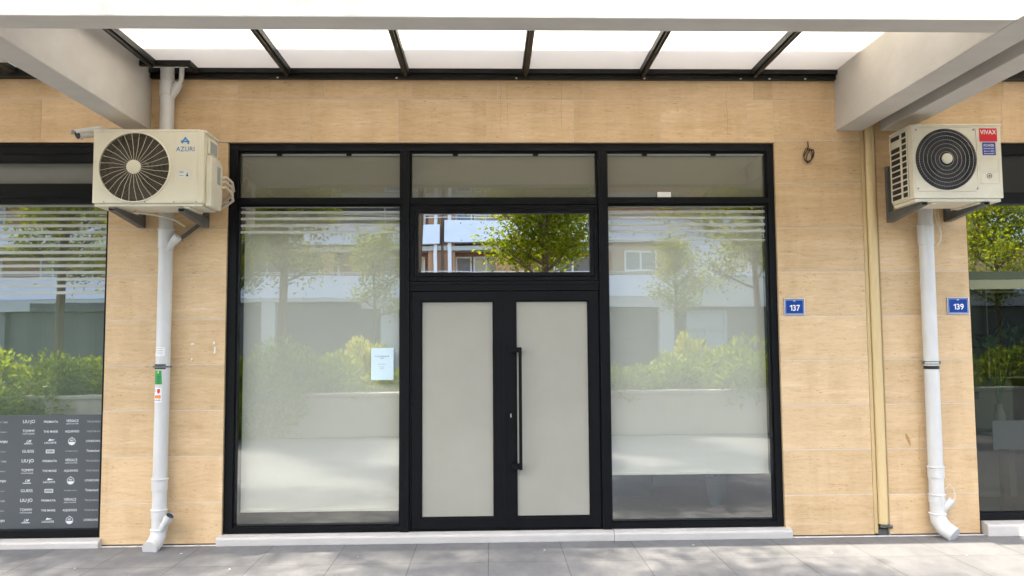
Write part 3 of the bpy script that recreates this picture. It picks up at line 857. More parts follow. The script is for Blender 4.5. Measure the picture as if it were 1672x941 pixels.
a = MB(); a.tube([(PX, PY, .16), (PX - .002, PY - .006, .10), (PX - .012, PY - .035, .055), (PX - .022, PY - .075, .030), (PX - .027, PY - .105, .022)], [PR + .004, PR + .005, PR + .005, PR + .006, PR + .006], 32)
a.build('elbow', M['pvc'], dp1, smooth=True)
a = MB(); a.tube([(PX, PY, 1.462), (PX, PY, 1.474)], PR + .003, 32); a.tube([(PX, PY, 1.434), (PX, PY, 1.444)], PR + .003, 32)
a.build('clamp_band', M['rubber'], dp1)
a = MB(); a.tube([(PX, PY, 1.446), (PX, PY, 1.460)], PR + .004, 32); a.box(PX - .075, PX - .05, PY - .004, PY + .004, 1.446, 1.46); a.box(PX + .05, PX + .075, PY - .004, PY + .004, 1.446, 1.46); a.box(PX - .012, PX + .012, PY, .0, 1.446, 1.458)
a.build('clamp', M['galv'], dp1)
# right pipe
QX, QY, QR = 3.692, -.085, .058
dp2 = thing('drain_pipe', 'grey plastic drain pipe below the right air conditioner, elbow turned right', 'drain pipe', (QX, QY, 0), 'grey drain pipes on the facade')
a = MB(); a.tube([(3.698, QY, 3.0), (QX, QY, 2.2), (QX, QY, .19)], QR, 32); a.build('pipe', M['pvc'], dp2, smooth=True)
couplings([(2.43, 2.60), (.49, .585), (.285, .36), (.17, .205)], dp2, lambda z: QX, QY, QR)
a = MB(); a.tube([(QX, QY, .20), (QX + .004, QY - .006, .14), (QX + .030, QY - .035, .085), (QX + .062, QY - .075, .055), (QX + .078, QY - .10, .040)], [QR + .004, QR + .006, QR + .007, QR + .007, QR + .008], 32)
a.build('elbow', M['pvc'], dp2, smooth=True)
a = MB(); a.tube([(QX + .02, QY - .02, .22), (QX + .085, QY - .05, .30), (QX + .10, QY - .055, .318)], [.028, .032, .032], 20); a.build('branch_socket', M['pvc'], dp2, smooth=True)
a = MB(); a.tube([(QX, QY, 1.425), (QX, QY, 1.431)], QR + .004, 32); a.tube([(QX, QY, 1.445), (QX, QY, 1.451)], QR + .004, 32)
a.box(QX - .08, QX - .055, QY - .004, QY + .004, 1.43, 1.448); a.box(QX + .055, QX + .08, QY - .004, QY + .004, 1.43, 1.448); a.box(QX - .012, QX + .012, QY, 0, 1.43, 1.44)
a.build('clamp', M['galv'], dp2)
a = MB(); a.tube([(QX, QY, 1.385), (QX, QY, 1.413)], QR + .002, 32); a.build('tape_band', M['rubber'], dp2)
a = MB(); a.tube([(QX + .055, QY - .03, .40), (QX + .085, QY - .04, .44), (QX + .115, QY - .05, .40), (QX + .125, QY - .05, .33), (QX + .09, QY - .05, .29)], .006, 8); tag(a.build('cream_hose_loop', M['cable'], smooth=True), 'short cream hose looping out of the right drain pipe near the ground', 'hose')
a = MB(); a.tube([(3.77, -.05, 2.74), (3.765, -.12, 2.62), (3.79, -.14, 2.52), (3.775, -.15, 2.45), (3.765, -.13, 2.42)], .007, 8); a.tube([(3.80, -.08, 2.74), (3.785, -.13, 2.60), (3.795, -.14, 2.50), (3.77, -.15, 2.44)], .006, 8)
tag(a.build('cream_cable', M['cable'], smooth=True), 'cream cables hanging below the right air conditioner beside the drain pipe', 'cable')
a = MB(); a.tube([(QX - .072, -.012, .95), (QX - .085, -.012, .80), (QX - .088, -.012, .65), (QX - .075, -.012, .48)], .003, 6)
tag(a.build('thin_wire', M['tanedge'], smooth=True), 'thin brown wire running down the wall left of the right drain pipe', 'wire')
# tan pipe in the recess
a = MB(); a.tube([(3.278, .006, .10), (3.278, .006, 3.60)], .042, 28)
tp = tag(a.build('gas_pipe', M['tanpipe'], smooth=True), 'slim tan plastic pipe running in the wall recess', 'pipe')
a = MB(); a.tube([(3.278, .006, .07), (3.278, .006, .10)], .030, 16); a.tube([(3.29, .0, .085), (3.345, -.02, .075)], .014, 12); a.box(3.235, 3.32, .02, .055, .001, .05); a.build('pipe_end_fitting', M['galv'], tp)

# stickers on the left pipe (curved to it)
def pipe_patch(mb, x, y, r, a0, a1, z0, z1, off, mi=0, n=8):
    vs = []
    for z in (z0, z1):
        for k in range(n + 1):
            t = a0 + (a1 - a0) * k / n
            vs.append((x + (r + off) * math.sin(t), y - (r + off) * math.cos(t), z))
    mb.add(vs, [(k, k + 1, n + 2 + k, n + 1 + k) for k in range(n)], mi)
a = MB(); pipe_patch(a, -2.665, PY, PR, R(-50), R(35), 1.540, 1.612, .0010); pipe_patch(a, -2.665, PY, PR, R(-78), R(-50), 1.540, 1.565, .004)
s1 = tag(a.build('label_sticker', M['stick_white']), 'peeling white label on the left drain pipe above the clamp', 'sticker')
a = MB()
for z in (1.600, 1.584, 1.571, 1.556): pipe_patch(a, -2.665, PY, PR, R(-38), R(18), z, z + .0028, .0016)
a.build('printed_lines', M['wire2'], s1)
a = MB(); pipe_patch(a, PX, PY, PR, R(-47), R(22), 1.312, 1.424, .0010)
s2 = tag(a.build('green_sticker', M['green']), 'green sticker on the left drain pipe just below the clamp', 'sticker')
a = MB()
for z0, z1, t0, t1 in ((1.372, 1.376, -40, 12), (1.384, 1.388, -20, -8), (1.360, 1.364, -25, 5), (1.318, 1.322, -22, 0), (1.334, 1.337, -22, 0), (1.346, 1.350, -22, 0)):
    pipe_patch(a, PX, PY, PR, R(t0), R(t1), z0, z1, .0016)
pipe_patch(a, PX, PY, PR, R(-22), R(-19), 1.318, 1.35, .0016); pipe_patch(a, PX, PY, PR, R(-3), R(0), 1.318, 1.35, .0016); pipe_patch(a, PX, PY, PR, R(-12), R(-10), 1.35, 1.384, .0016)
a.build('figure_print', M['dkgreen'], s2)
a = MB(); pipe_patch(a, PX, PY, PR, R(-14), R(-6), 1.402, 1.418, .0016); a.build('pale_mark', mat('pale_yellow', (.7, .6, .2), .5), s2)
a = MB(); pipe_patch(a, PX, PY, PR, R(-46), R(24), 1.168, 1.284, .0010)
s3 = tag(a.build('picture_sticker', M['stick_white']), 'white sticker with red and orange print, lowest on the left drain pipe', 'sticker')
a = MB()
pipe_patch(a, PX, PY, PR, R(-16), R(8), 1.248, 1.276, .0016); pipe_patch(a, PX, PY, PR, R(-12), R(4), 1.240, 1.248, .0016); pipe_patch(a, PX, PY, PR, R(-36), R(-28), 1.200, 1.224, .0016)
a.build('red_print', M['pink'], s3)
a = MB(); pipe_patch(a, PX, PY, PR, R(-28), R(14), 1.200, 1.226, .0017); a.build('orange_print', M['orange'], s3)
a = MB()
for t in range(-40, 14, 7): pipe_patch(a, PX, PY, PR, R(t), R(t + 4), 1.180, 1.186 + .003 * (t % 3), .0016)
for z in (1.252, 1.262, 1.270): pipe_patch(a, PX, PY, PR, R(-40), R(-30 + (z > 1.26) * 4), z, z + .003, .0016)
a.build('ink_print', M['stblue'], s3)

# ------------------------------------------------------------ house numbers
for s, x0, x1, z0, z1, lab in (('137', 2.492, 2.668, 1.845, 1.985, 'blue house number plate 137 beside the shopfront'),
                               ('139', 3.896, 4.084, 1.846, 1.988, 'blue house number plate 139 beside the right neighbouring window')):
    pl = MB(); pl.box(x0, x1, -.008, -.001, z0, z1)
    o = tag(pl.build('house_number_plate', M['blue'], bevel=.002), lab, 'number plate', 'blue house number plates')
    b = MB(); ring(b, x0 + .001, x1 - .001, z0 + .001, z1 - .001, .004, -.0088, -.0081); ring(b, x0 + .012, x1 - .012, z0 + .012, z1 - .012, .0018, -.0088, -.0081)
    cx_, cz_ = (x0 + x1) / 2, (z0 + z1) / 2 - .032
    text_into(b, s[1:], cx_ + .017, cz_, -.0082, .048, .062, bold=.06)
    b.add([(cx_ - .028, -.0088, cz_), (cx_ - .019, -.0088, cz_), (cx_ - .019, -.0088, cz_ + .048), (cx_ - .026, -.0088, cz_ + .048), (cx_ - .040, -.0088, cz_ + .039), (cx_ - .040, -.0088, cz_ + .032), (cx_ - .028, -.0088, cz_ + .037)], [tuple(range(7))])
    b.build('lettering', M['white'], o)
    b = MB(); text_into(b, '⌂', (x0 + x1) / 2, z1 - .026, -.0082, .010, .018, bold=.02); b.box((x0 + x1) / 2 - .009, (x0 + x1) / 2 + .009, -.0088, -.0081, z1 - .022, z1 - .012)
    b.build('small_emblem', mat('emblem_grey', (.45, .5, .45), .5), o)

# wire coil hanging on the wall
a = MB()
pts = [(2.742, -.006, 3.335), (2.740, -.015, 3.29), (2.730, -.02, 3.26)]
a.tube(pts, .0045, 8)
for ph, rx, rz, dx, dz in ((0, .036, .062, 0, 0), (1, .044, .050, .008, -.004), (2, .034, .056, .012, -.010)):
    a.tube([(2.735 + dx + rx * math.cos(t) * (1 + .1 * math.sin(2 * t)), -.014 - .006 * ph, 3.218 + dz + rz * math.sin(t + .3 * ph)) for t in [2 * PI * k / 24 for k in range(24)]], .0042, 8, closed=True)
a.tube([(2.72, -.02, 3.17), (2.726, -.02, 3.155), (2.722, -.02, 3.145)], .006, 8)
tag(a.build('cable_coil', M['darkcable'], smooth=True), 'dark coiled cable hanging from the travertine wall', 'cable')

# ------------------------------------------------------------ air conditioners
def bracket(x, zb, zt, yfront, lab, w=.05, dep=.045):
    t = thing('wall_bracket', lab, 'bracket', (x, 0, zt), 'grey steel brackets under the air conditioners')
    a = MB(); a.box(x - w / 2, x + w / 2, -.030, -.001, zb, zt + .40); 
    a.build('wall_plate', M['galv'], t, bevel=.002)
    a = MB()
    # channel arm: top flange and two tapering webs
    a.box(x - w / 2, x + w / 2, yfront, -.031, zt - .004, zt)
    for s in (-1, 1):
        xa = x + s * (w / 2 - .002)
        a.prism([(-.031, zb + .002), (-.031, zt - .0045), (yfront, zt - .0045), (yfront, zt - .022)], 'x', xa - .0018, xa + .0018)
    a.prism([(-.031, zb - .002), (yfront, zt - .026), (yfront, zt - .023), (-.031, zb + .0015)], 'x', x - w / 2, x + w / 2)
    a.build('arm', M['galv'], t, bevel=.001)
    return t
# --- left unit
AX0, AX1, AY0, AY1, AZ0, AZ1 = -3.040, -2.197, -.55, -.235, 2.705, 3.290
ac = thing('air_conditioner', 'cream outdoor air conditioner with large round grille on the left', 'air conditioner', (-2.62, -.39, AZ0), 'outdoor air conditioners on wall brackets')
FX, FZ, FR = -2.727, 2.996, .268
def front_panel(mb, x0, x1, z0, z1, y0, y1, cx, cz, r, n=64):
    """casing front with a round opening"""
    ang = [2 * PI * k / n for k in range(n)]
    def outer(t):
        c_, s_ = math.cos(t), math.sin(t)
        k = min((x1 - cx) / c_ if c_ > 1e-6 else ((x0 - cx) / c_ if c_ < -1e-6 else 1e9), (z1 - cz) / s_ if s_ > 1e-6 else ((z0 - cz) / s_ if s_ < -1e-6 else 1e9))
        return (cx + k * c_, cz + k * s_)
    corners = sorted(math.atan2(z - cz, x - cx) % (2 * PI) for x in (x0, x1) for z in (z0, z1))
    ang = sorted(ang + corners)
    n = len(ang); vs = []
    for y in (y0, y1):
        for t in ang: vs.append((cx + r * math.cos(t), y, cz + r * math.sin(t)))
        for t in ang:
            p = outer(t); vs.append((p[0], y, p[1]))
    fs = []
    for k in range(n):
        j = (k + 1) % n
        fs += [(k, j, n + j, n + k), (2 * n + k, 3 * n + k, 3 * n + j, 2 * n + j), (k, 2 * n + k, 2 * n + j, j), (n + k, n + j, 3 * n + j, 3 * n + k)]
    mb.add(vs, fs)
a = MB(); front_panel(a, AX0, AX1 - .004, AZ0 + .012, AZ1 - .008, AY0, AY0 + .018, FX, FZ, FR)
a.build('front_panel', M['casing'], ac, bevel=.004)
a = MB()
a.box(AX0 + .002, AX1 - .006, AY0 + .14, AY1, AZ0 + .012, AZ1 - .010)
a.box(AX0 + .002, AX0 + .010, AY0 + .019, AY0 + .14, AZ0 + .012, AZ1 - .01); a.box(AX1 - .014, AX1 - .006, AY0 + .019, AY0 + .14, AZ0 + .012, AZ1 - .01)
a.box(AX0 + .010, AX1 - .014, AY0 + .019, AY0 + .14, AZ0 + .012, AZ0 + .02)
a.box(AX0 + .01, FX - FR - .001, AY0 + .019, AY0 + .10, AZ0 + .03, AZ1 - .02)
a.build('casing', M['casing'], ac, bevel=.003)
a = MB(); a.prism([(AX0 - .003, AY0 - .004), (AX1 - .045, AY0 - .004), (AX1 + .004, AY0 + .035), (AX1 + .004, AY1 + .003), (AX0 - .003, AY1 + .003)], 'z', AZ1 - .020, AZ1)
a.build('top_cover', M['casing'], ac, bevel=.004)
a = MB(); a.box(AX0 + .012, AX1 - .012, AY0 + .012, AY1 - .006, AZ0 - .012, AZ0 + .011)
for x in (AX0 + .12, AX1 - .16): a.box(x, x + .05, AY0 + .02, AY1 - .01, AZ0 - .026, AZ0 - .012)
a.build('base_pan', M['casing2'], ac, bevel=.004)
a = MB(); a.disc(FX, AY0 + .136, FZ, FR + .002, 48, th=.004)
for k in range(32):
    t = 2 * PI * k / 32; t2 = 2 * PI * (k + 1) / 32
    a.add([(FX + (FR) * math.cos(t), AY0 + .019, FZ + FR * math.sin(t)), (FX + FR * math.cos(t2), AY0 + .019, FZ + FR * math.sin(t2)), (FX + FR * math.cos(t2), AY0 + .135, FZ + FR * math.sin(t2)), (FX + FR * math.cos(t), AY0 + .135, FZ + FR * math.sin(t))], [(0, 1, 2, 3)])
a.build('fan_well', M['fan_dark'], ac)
def fan_blades(cx, cy, cz, r, n, m, par):
    a = MB()
    for b in range(n):
        t0 = 2 * PI * b / n; vs = []
        for i in range(6):
            q = .07 + (r - .08) * i / 5
            for k in range(5):
                t = t0 + (R(52) * (.55 + .45 * i / 5)) * k / 4 + .25 * i / 5
                vs.append((cx + q * math.cos(t), cy + .035 * (k / 4 - .5), cz + q * math.sin(t)))
        a.add(vs, [(i * 5 + k, i * 5 + k + 1, i * 5 + 6 + k, i * 5 + 5 + k) for i in range(5) for k in range(4)])
    a.tube([(cx, cy + .04, cz), (cx, cy - .04, cz)], .075, 24)
    a.build('fan', m, par, smooth=True)
fan_blades(FX, AY0 + .09, FZ, FR - .015, 3, mat('fan_plastic', (.035, .026, .02), .5), ac)
a = MB()
for k in range(1, 23):
    q = .058 + (FR - .062) * k / 22
    a.tube([(FX + q * math.cos(t), AY0 - .008 + .012 * (q / FR) ** 3, FZ + q * math.sin(t)) for t in [2 * PI * j / 56 for j in range(56)]], .0009, 4, closed=True)
a.build('guard_rings', mat('dusty_wire', (.33, .28, .20), .6), ac)
a = MB()
for k in range(28):
    t = 2 * PI * k / 28
    dt = .10
    a.tube([(FX + .055 * math.cos(t), AY0 - .010, FZ + .055 * math.sin(t)), (FX + .16 * math.cos(t + dt * .4), AY0 - .012, FZ + .16 * math.sin(t + dt * .4)), (FX + (FR + .004) * math.cos(t + dt), AY0 + .0, FZ + (FR + .004) * math.sin(t + dt))], .0019, 5)
a.build('fan_guard', M['wire'], ac)
a = MB(); a.tube([(FX + (FR + .003) * math.cos(t), AY0 - .003, FZ + (FR + .003) * math.sin(t)) for t in [2 * PI * j / 64 for j in range(64)]], .0062, 8, closed=True)
a.build('grille_rim', M['casing'], ac, smooth=True)
a = MB(); a.tube([(FX, AY0 - .002, FZ), (FX, AY0 - .016, FZ), (FX, AY0 - .0185, FZ)], [.055, .054, .050], 32); a.build('grille_hub', M['casing'], ac, smooth=True)
# raised service panel on the front
a = MB(); a.box(-2.421, -2.345 + .10, AY0 - .0035, AY0 - .0005, 2.730, 3.268); a.build('service_panel', M['casing'], ac, bevel=.003)
LX = -2.341
lg = MB(); yl = AY0 - .0036
for kk, (p, q, w) in enumerate((((-.030, -.008), (.006, .030), .011), ((-.006, .030), (.030, -.008), .011), ((-.034, .002), (.030, -.004), .010), ((-.026, -.016), (-.012, .002), .010), ((.016, -.014), (.030, -.018), .009))):
    d = Vector((q[0] - p[0], q[1] - p[1])); n_ = Vector((-d.y, d.x)).normalized() * w / 2
    o_ = Vector((LX, 3.196)); P, Q = Vector(p) + o_, Vector(q) + o_
    lg.prism([tuple(P - n_), tuple(Q - n_), tuple(Q + n_), tuple(P + n_)], 'y', yl - .0012 - .0003 * kk, yl - .0001 * kk)
text_into(lg, 'AZURI', LX + .0, 3.118, yl, .037, .140, bold=.012)
lg.build('brand_logo', M['logoblue'], ac)
a = MB(); a.box(-2.388, -2.296, yl - .001, yl, 2.915, 2.972); o = a.build('energy_label', M['stick_white'], ac)
a = MB(); a.box(-2.330, -2.314, yl - .0018, yl - .0011, 2.922, 2.936, 0); a.box(-2.325, -2.318, yl - .0018, yl - .0011, 2.937, 2.952, 0); a.build('green_mark', M['dkgreen'], o)
a = MB()
for z in (2.960, 2.950, 2.928): a.box(-2.382, -2.350, yl - .0018, yl - .0011, z, z + .003)
a.build('grey_print', M['wire2'], o)
a = MB()
for x in (-2.95, -2.64, -2.42, -2.25): a.box(x - .004, x + .004, AY0 - .002, AY0, 2.722, 2.730)
a.build('screws', M['wire2'], ac)
# valve cover and handle grip on the right side
a = MB(); a.prism([(-.50, 2.700), (-.26, 2.700), (-.24, 2.80), (-.24, 3.06), (-.30, 3.10), (-.50, 3.10)], 'x', AX1 - .005, AX1 + .040)
a.build('valve_cover', M['casing2'], ac, bevel=.008)
a = MB(); a.box(AX1 + .041, AX1 + .043, -.37, -.30, 2.90, 3.04); a.build('rating_label', M['card'], ac)
a = MB(); ring_pts = None
a.box(AX1 - .004, AX1 + .010, -.47, -.27, 3.120, 3.245); a.build('side_grip', M['casing2'], ac, bevel=.006)
a = MB(); a.box(AX1 + .0105, AX1 + .0125, -.45, -.30, 3.135, 3.225); a.build('grip_recess', M['card'], ac)
hs = MB()
for dz, dx in ((0, 0), (.035, .008), (-.045, .004)):
    hs.tube([(AX1 + .03, -.27, 2.93 + dz), (AX1 + .060 + dx, -.24, 2.945 + dz), (AX1 + .085 + dx, -.17, 2.915 + dz), (AX1 + .075 + dx, -.10, 2.86 + dz), (AX1 + .03, -.06, 2.84 + dz), (AX1 - .03, -.05, 2.80 + dz)], .012, 10)
tag(hs.build('refrigerant_hoses', M['cable'], smooth=True), 'cream insulated hoses curving out of the left air conditioner towards the window', 'hose')
a = MB(); a.tube([(-2.80, -.35, 2.692), (-2.805, -.36, 2.675), (-2.74, -.34, 2.672), (-2.62, -.28, 2.66), (-2.54, -.20, 2.635), (-2.50, -.12, 2.60)], .009, 10)
tag(a.build('condensate_hose', M['cable'], smooth=True), 'thin cream hose sagging below the left air conditioner', 'hose')
bracket(-2.893, 2.603, 2.688, -.54, 'grey steel bracket under the fan side of the left air conditioner')
bracket(-2.366, 2.603, 2.678, -.54, 'grey steel bracket under the logo side of the left air conditioner')
a = MB(); p0, p1 = Vector((-2.405, -.035, 2.63)), Vector((-2.560, -.06, 2.50))
d = (p1 - p0).normalized(); n_ = Vector((-d.z, 0, d.x)) * .016
a.add([p0 - n_, p1 - n_, p1 + n_, p0 + n_, *(q + Vector((0, -.006, 0)) for q in (p0 - n_, p1 - n_, p1 + n_, p0 + n_))], [(0, 1, 2, 3), (7, 6, 5, 4), (0, 4, 5, 1), (1, 5, 6, 2), (2, 6, 7, 3), (3, 7, 4, 0)])
tag(a.build('metal_strap', M['galv']), 'short grey metal strap between a bracket and the left drain pipe', 'strap')
# --- right unit
BX0, BX1, BY0, BY1, BZ0, BZ1 = 3.350, 4.066, -.55, -.205, 2.735, 3.335
bc = thing('air_conditioner', 'cream outdoor air conditioner with dark fan and red label on the right', 'air conditioner', (3.7, -.38, BZ0), 'outdoor air conditioners on wall brackets')
GX, GZ, GR = 3.617, 3.056, .246
a = MB(); front_panel(a, BX0 + .001, BX1, BZ0 + .010, BZ1 - .012, BY0, BY0 + .018, GX + .002, GZ, GR)
a.build('front_panel', M['casing2'], bc, bevel=.006)
a = MB()
a.box(BX0 + .004, BX1 - .004, BY0 + .14, BY1, BZ0 + .012, BZ1 - .010)
a.box(BX1 - .012, BX1 - .004, BY0 + .019, BY0 + .14, BZ0 + .012, BZ1 - .01); a.box(BX0 + .004, BX0 + .010, BY0 + .019, BY0 + .14, BZ0 + .012, BZ1 - .01)
a.box(BX0 + .01, BX1 - .012, BY0 + .019, BY0 + .14, BZ0 + .012, BZ0 + .02)
a.build('casing', M['casing2'], bc, bevel=.002)
a = MB(); a.prism([(BX0 + .03, BY0 - .006), (BX1 + .003, BY0 - .006), (BX1 + .003, BY1 + .003), (BX0 - .004, BY1 + .003), (BX0 - .004, BY0 + .03)], 'z', BZ1 - .012, BZ1 + .004)
a.build('top_cover', M['casing2'], bc, bevel=.005)
a = MB(); a.box(BX0 + .012, BX1 - .012, BY0 + .012, BY1 - .006, BZ0 - .018, BZ0 + .010)
for x in (BX0 + .15, BX1 - .2): a.box(x, x + .05, BY0 + .03, BY1 - .01, BZ0 - .032, BZ0 - .018)
a.build('base_pan', M['casing2'], bc, bevel=.005)
# left side louvre: two columns of openings
lv = MB(); op = MB()
ys = [-.525 + .070, -.400, -.225]
y_a, y_b, y_c, y_d = -.470, -.395, -.370, -.222
for ya, yb, tall in ((y_a, y_b, 1), (y_c, y_d, 1)):
    for k in range(11):
        z0 = BZ0 + .040 + k * .0490
        if yb == y_d and k == 9: continue
        op.box(BX0 - .0005, BX0 + .0035, ya, yb, z0, z0 + .036)
op.build('side_openings', M['fan_dark2'], bc)
for k in range(12):
    z0 = BZ0 + .0285 + k * .0490
    lv.box(BX0 - .006, BX0 + .001, -.480, -.214, z0, z0 + .010)
for y in (-.480, -.3925, -.224): lv.box(BX0 - .0062, BX0 + .001, y, y + .012 + (.010 if y == -.3925 else 0), BZ0 + .03, BZ1 - .03)
lv.build('side_louvre', M['casing2'], bc, bevel=.001)
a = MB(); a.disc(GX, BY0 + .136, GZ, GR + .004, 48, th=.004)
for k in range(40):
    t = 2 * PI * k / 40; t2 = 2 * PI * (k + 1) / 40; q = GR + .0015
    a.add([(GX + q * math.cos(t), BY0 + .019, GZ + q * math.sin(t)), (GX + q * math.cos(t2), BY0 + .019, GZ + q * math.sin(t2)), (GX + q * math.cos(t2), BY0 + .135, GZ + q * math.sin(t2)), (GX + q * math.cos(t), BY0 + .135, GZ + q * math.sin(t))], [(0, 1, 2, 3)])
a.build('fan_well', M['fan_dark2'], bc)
fan_blades(GX, BY0 + .09, GZ, GR - .015, 3, mat('fan_black', (.022, .022, .024), .35), bc)
a = MB()
for k in range(1, 26):
    q = .042 + (GR - .045) * k / 25
    if k % 4 == 2: continue
    a.tube([(GX + q * math.cos(t), BY0 - .004, GZ + q * math.sin(t)) for t in [2 * PI * j / 56 for j in range(56)]], .0012, 4, closed=True)
for k in range(64):
    t = 2 * PI * k / 64
    a.tube([(GX + .06 * math.cos(t), BY0 - .006, GZ + .06 * math.sin(t)), (GX + GR * math.cos(t), BY0 - .002, GZ + GR * math.sin(t))], .0011, 4)
a.build('fan_guard', M['wire2'], bc)
a = MB()
for k in range(1, 26):
    if k % 4 != 2: continue
    q = .042 + (GR - .045) * k / 25
    a.tube([(GX + q * math.cos(t), BY0 - .008, GZ + q * math.sin(t)) for t in [2 * PI * j / 56 for j in range(56)]], .0017, 5, closed=True)
a.build('guard_ring', M['wire3'], bc)
a = MB(); a.tube([(GX + .004, BY0 - .004, GZ + .004), (GX + .004, BY0 - .018, GZ + .004), (GX + .004, BY0 - .020, GZ + .004)], [.042, .040, .036], 28); a.build('grille_hub', M['casing2'], bc, smooth=True)
# raised square around the grille
a = MB(); nn = 8
def rrect(x0, x1, z0, z1, r, n=6):
    pts = []
    for cx, cz, a0 in ((x1 - r, z1 - r, 0), (x0 + r, z1 - r, 90), (x0 + r, z0 + r, 180), (x1 - r, z0 + r, 270)):
        for k in range(n + 1):
            t = R(a0 + 90 * k / n); pts.append((cx + r * math.cos(t), cz + r * math.sin(t)))
    return pts
a.tube([(p, BY0 - .001, q) for p, q in rrect(3.366, 3.868, 2.800, 3.312, .03)], .0028, 6, closed=True)
a.tube([(p, BY0 - .001, q) for p, q in rrect(3.890, 4.040, 2.960, 3.052, .004, 1)], .0018, 5, closed=True)
a.tube([(p, BY0 - .001, q) for p, q in rrect(3.892, 4.042, 2.860, 2.958, .008, 2)], .0022, 5, closed=True)
a.build('pressed_outline', M['casing2'], bc, smooth=True)
a = MB(); a.tube([(3.960 + .019 * math.cos(t), BY0 - .001, 2.922 + .019 * math.sin(t)) for t in [2 * PI * k / 20 for k in range(20)]], .0022, 5, closed=True); a.disc(3.96, BY0 - .0005, 2.922, .008, 12, th=.002)
a.build('round_boss', M['galv'], bc)
a = MB()
for x, z in ((3.384, 3.292), (3.846, 3.292), (3.384, 2.822), (3.860, 2.822)): a.disc(x, BY0 - .0005, z, .006, 10, th=.002)
a.build('screws', M['wire2'], bc)
ys_ = BY0 - .0012
a = MB(); a.prism(rrect(3.893, 4.037, 3.198, 3.304, .004, 2), 'y', ys_ - .0008, ys_ + .0005); o = a.build('red_label', M['red'], bc)
a = MB(); text_into(a, 'VIVAX', 3.965, 3.256, ys_ - .0010, .036, .130, bold=.03); a.build('lettering', M['white'], o)
a = MB(); a.prism(rrect(3.914, 4.020, 3.088, 3.190, .003, 2), 'y', ys_ - .0008, ys_ + .0005); o = a.build('blue_label', M['stblue'], bc)
a = MB(); text_into(a, 'POWER', 3.967, 3.156, ys_ - .0010, .020, .084, bold=.04); text_into(a, 'inverter', 3.967, 3.136, ys_ - .0010, .014, .086, bold=.03); text_into(a, 'A+++ R32', 3.967, 3.112, ys_ - .0010, .014, .084, bold=.03); a.box(3.925, 4.008, ys_ - .0014, ys_ - .0009, 3.098, 3.102); a.build('lettering', M['white'], o)
a = MB(); a.prism([(-.50, 2.760), (-.27, 2.760), (-.27, 3.10), (-.42, 3.13), (-.50, 3.08)], 'x', BX1 - .005, BX1 + .036); a.build('valve_cover', M['casing2'], bc, bevel=.01)
bracket(3.428, 2.633, 2.716, -.555, 'grey steel bracket under the louvred side of the right air conditioner')
bracket(3.926, 2.637, 2.716, -.555, 'grey steel bracket under the label side of the right air conditioner')

# ------------------------------------------------------------ security camera
cc = thing('security_camera', 'white bullet security camera beside the left air conditioner', 'camera', (-3.12, -.02, 3.40))
p0, p1 = Vector((-3.150, -.20, 3.372)), Vector((-3.262, -.36, 3.300))
a = MB(); a.tube([p0, p0.lerp(p1, .04), p0.lerp(p1, .92), p1], [.032, .038, .038, .037], 24); a.build('body', M['camwhite'], cc, smooth=True)
dirv = (p1 - p0).normalized(); sidev = dirv.cross(Vector((0, 0, 1))).normalized(); upv = sidev.cross(dirv)
a = MB(); vs = []
for q in (p0 - dirv * .005, p1 + dirv * .03):
    for k in range(9):
        t = R(-78 + 156 * k / 8); 
        for rr_ in (.0400, .0430): vs.append(q + sidev * rr_ * math.sin(t) + upv * rr_ * math.cos(t))
fs = []
for k in range(8):
    b0 = k * 2
    fs += [(b0, b0 + 2, 18 + b0 + 2, 18 + b0), (b0 + 1, 18 + b0 + 1, 18 + b0 + 3, b0 + 3), (b0, b0 + 1, b0 + 3, b0 + 2), (18 + b0, 18 + b0 + 2, 18 + b0 + 3, 18 + b0 + 1)]
a.add(vs, fs); a.build('sunshade', M['camwhite'], cc, smooth=True)
a = MB(); a.tube([p1 + dirv * .0005, p1 + dirv * .004], .034, 20); a.build('lens_window', M['lens'], cc)
a = MB(); q = p1 - upv * .026 - dirv * .02; a.tube([q, q - Vector((0, 0, .012))], .012, 12); a.build('light_sensor', M['lens'], cc)
a = MB(); a.tube([p0 + upv * -.01 - dirv * .0, p0 - dirv * .05, (-3.10, -.10, 3.385), (-3.09, -.03, 3.395)], .014, 12); a.tube([(-3.09, -.032, 3.395), (-3.09, -.001, 3.395)], .038, 20)
a.build('mount', M['camwhite'], cc, smooth=True)
a = MB(); a.tube([p0 - dirv * .01, p0 + Vector((.03, .05, .035)), p0 + Vector((.08, .09, .045)), p0 + Vector((.12, .13, .01)), (-3.03, -.02, 3.36)], .005, 8); a.build('cable', M['camwhite'], cc, smooth=True)
a = MB(); a.tube([(-3.0, -.01, 3.34), (-2.97, -.01, 3.39), (-2.95, -.01, 3.435)], .006, 6)
tag(a.build('short_conduit', M['darkcable']), 'short dark cable end between the wall and the left cross beam', 'cable')

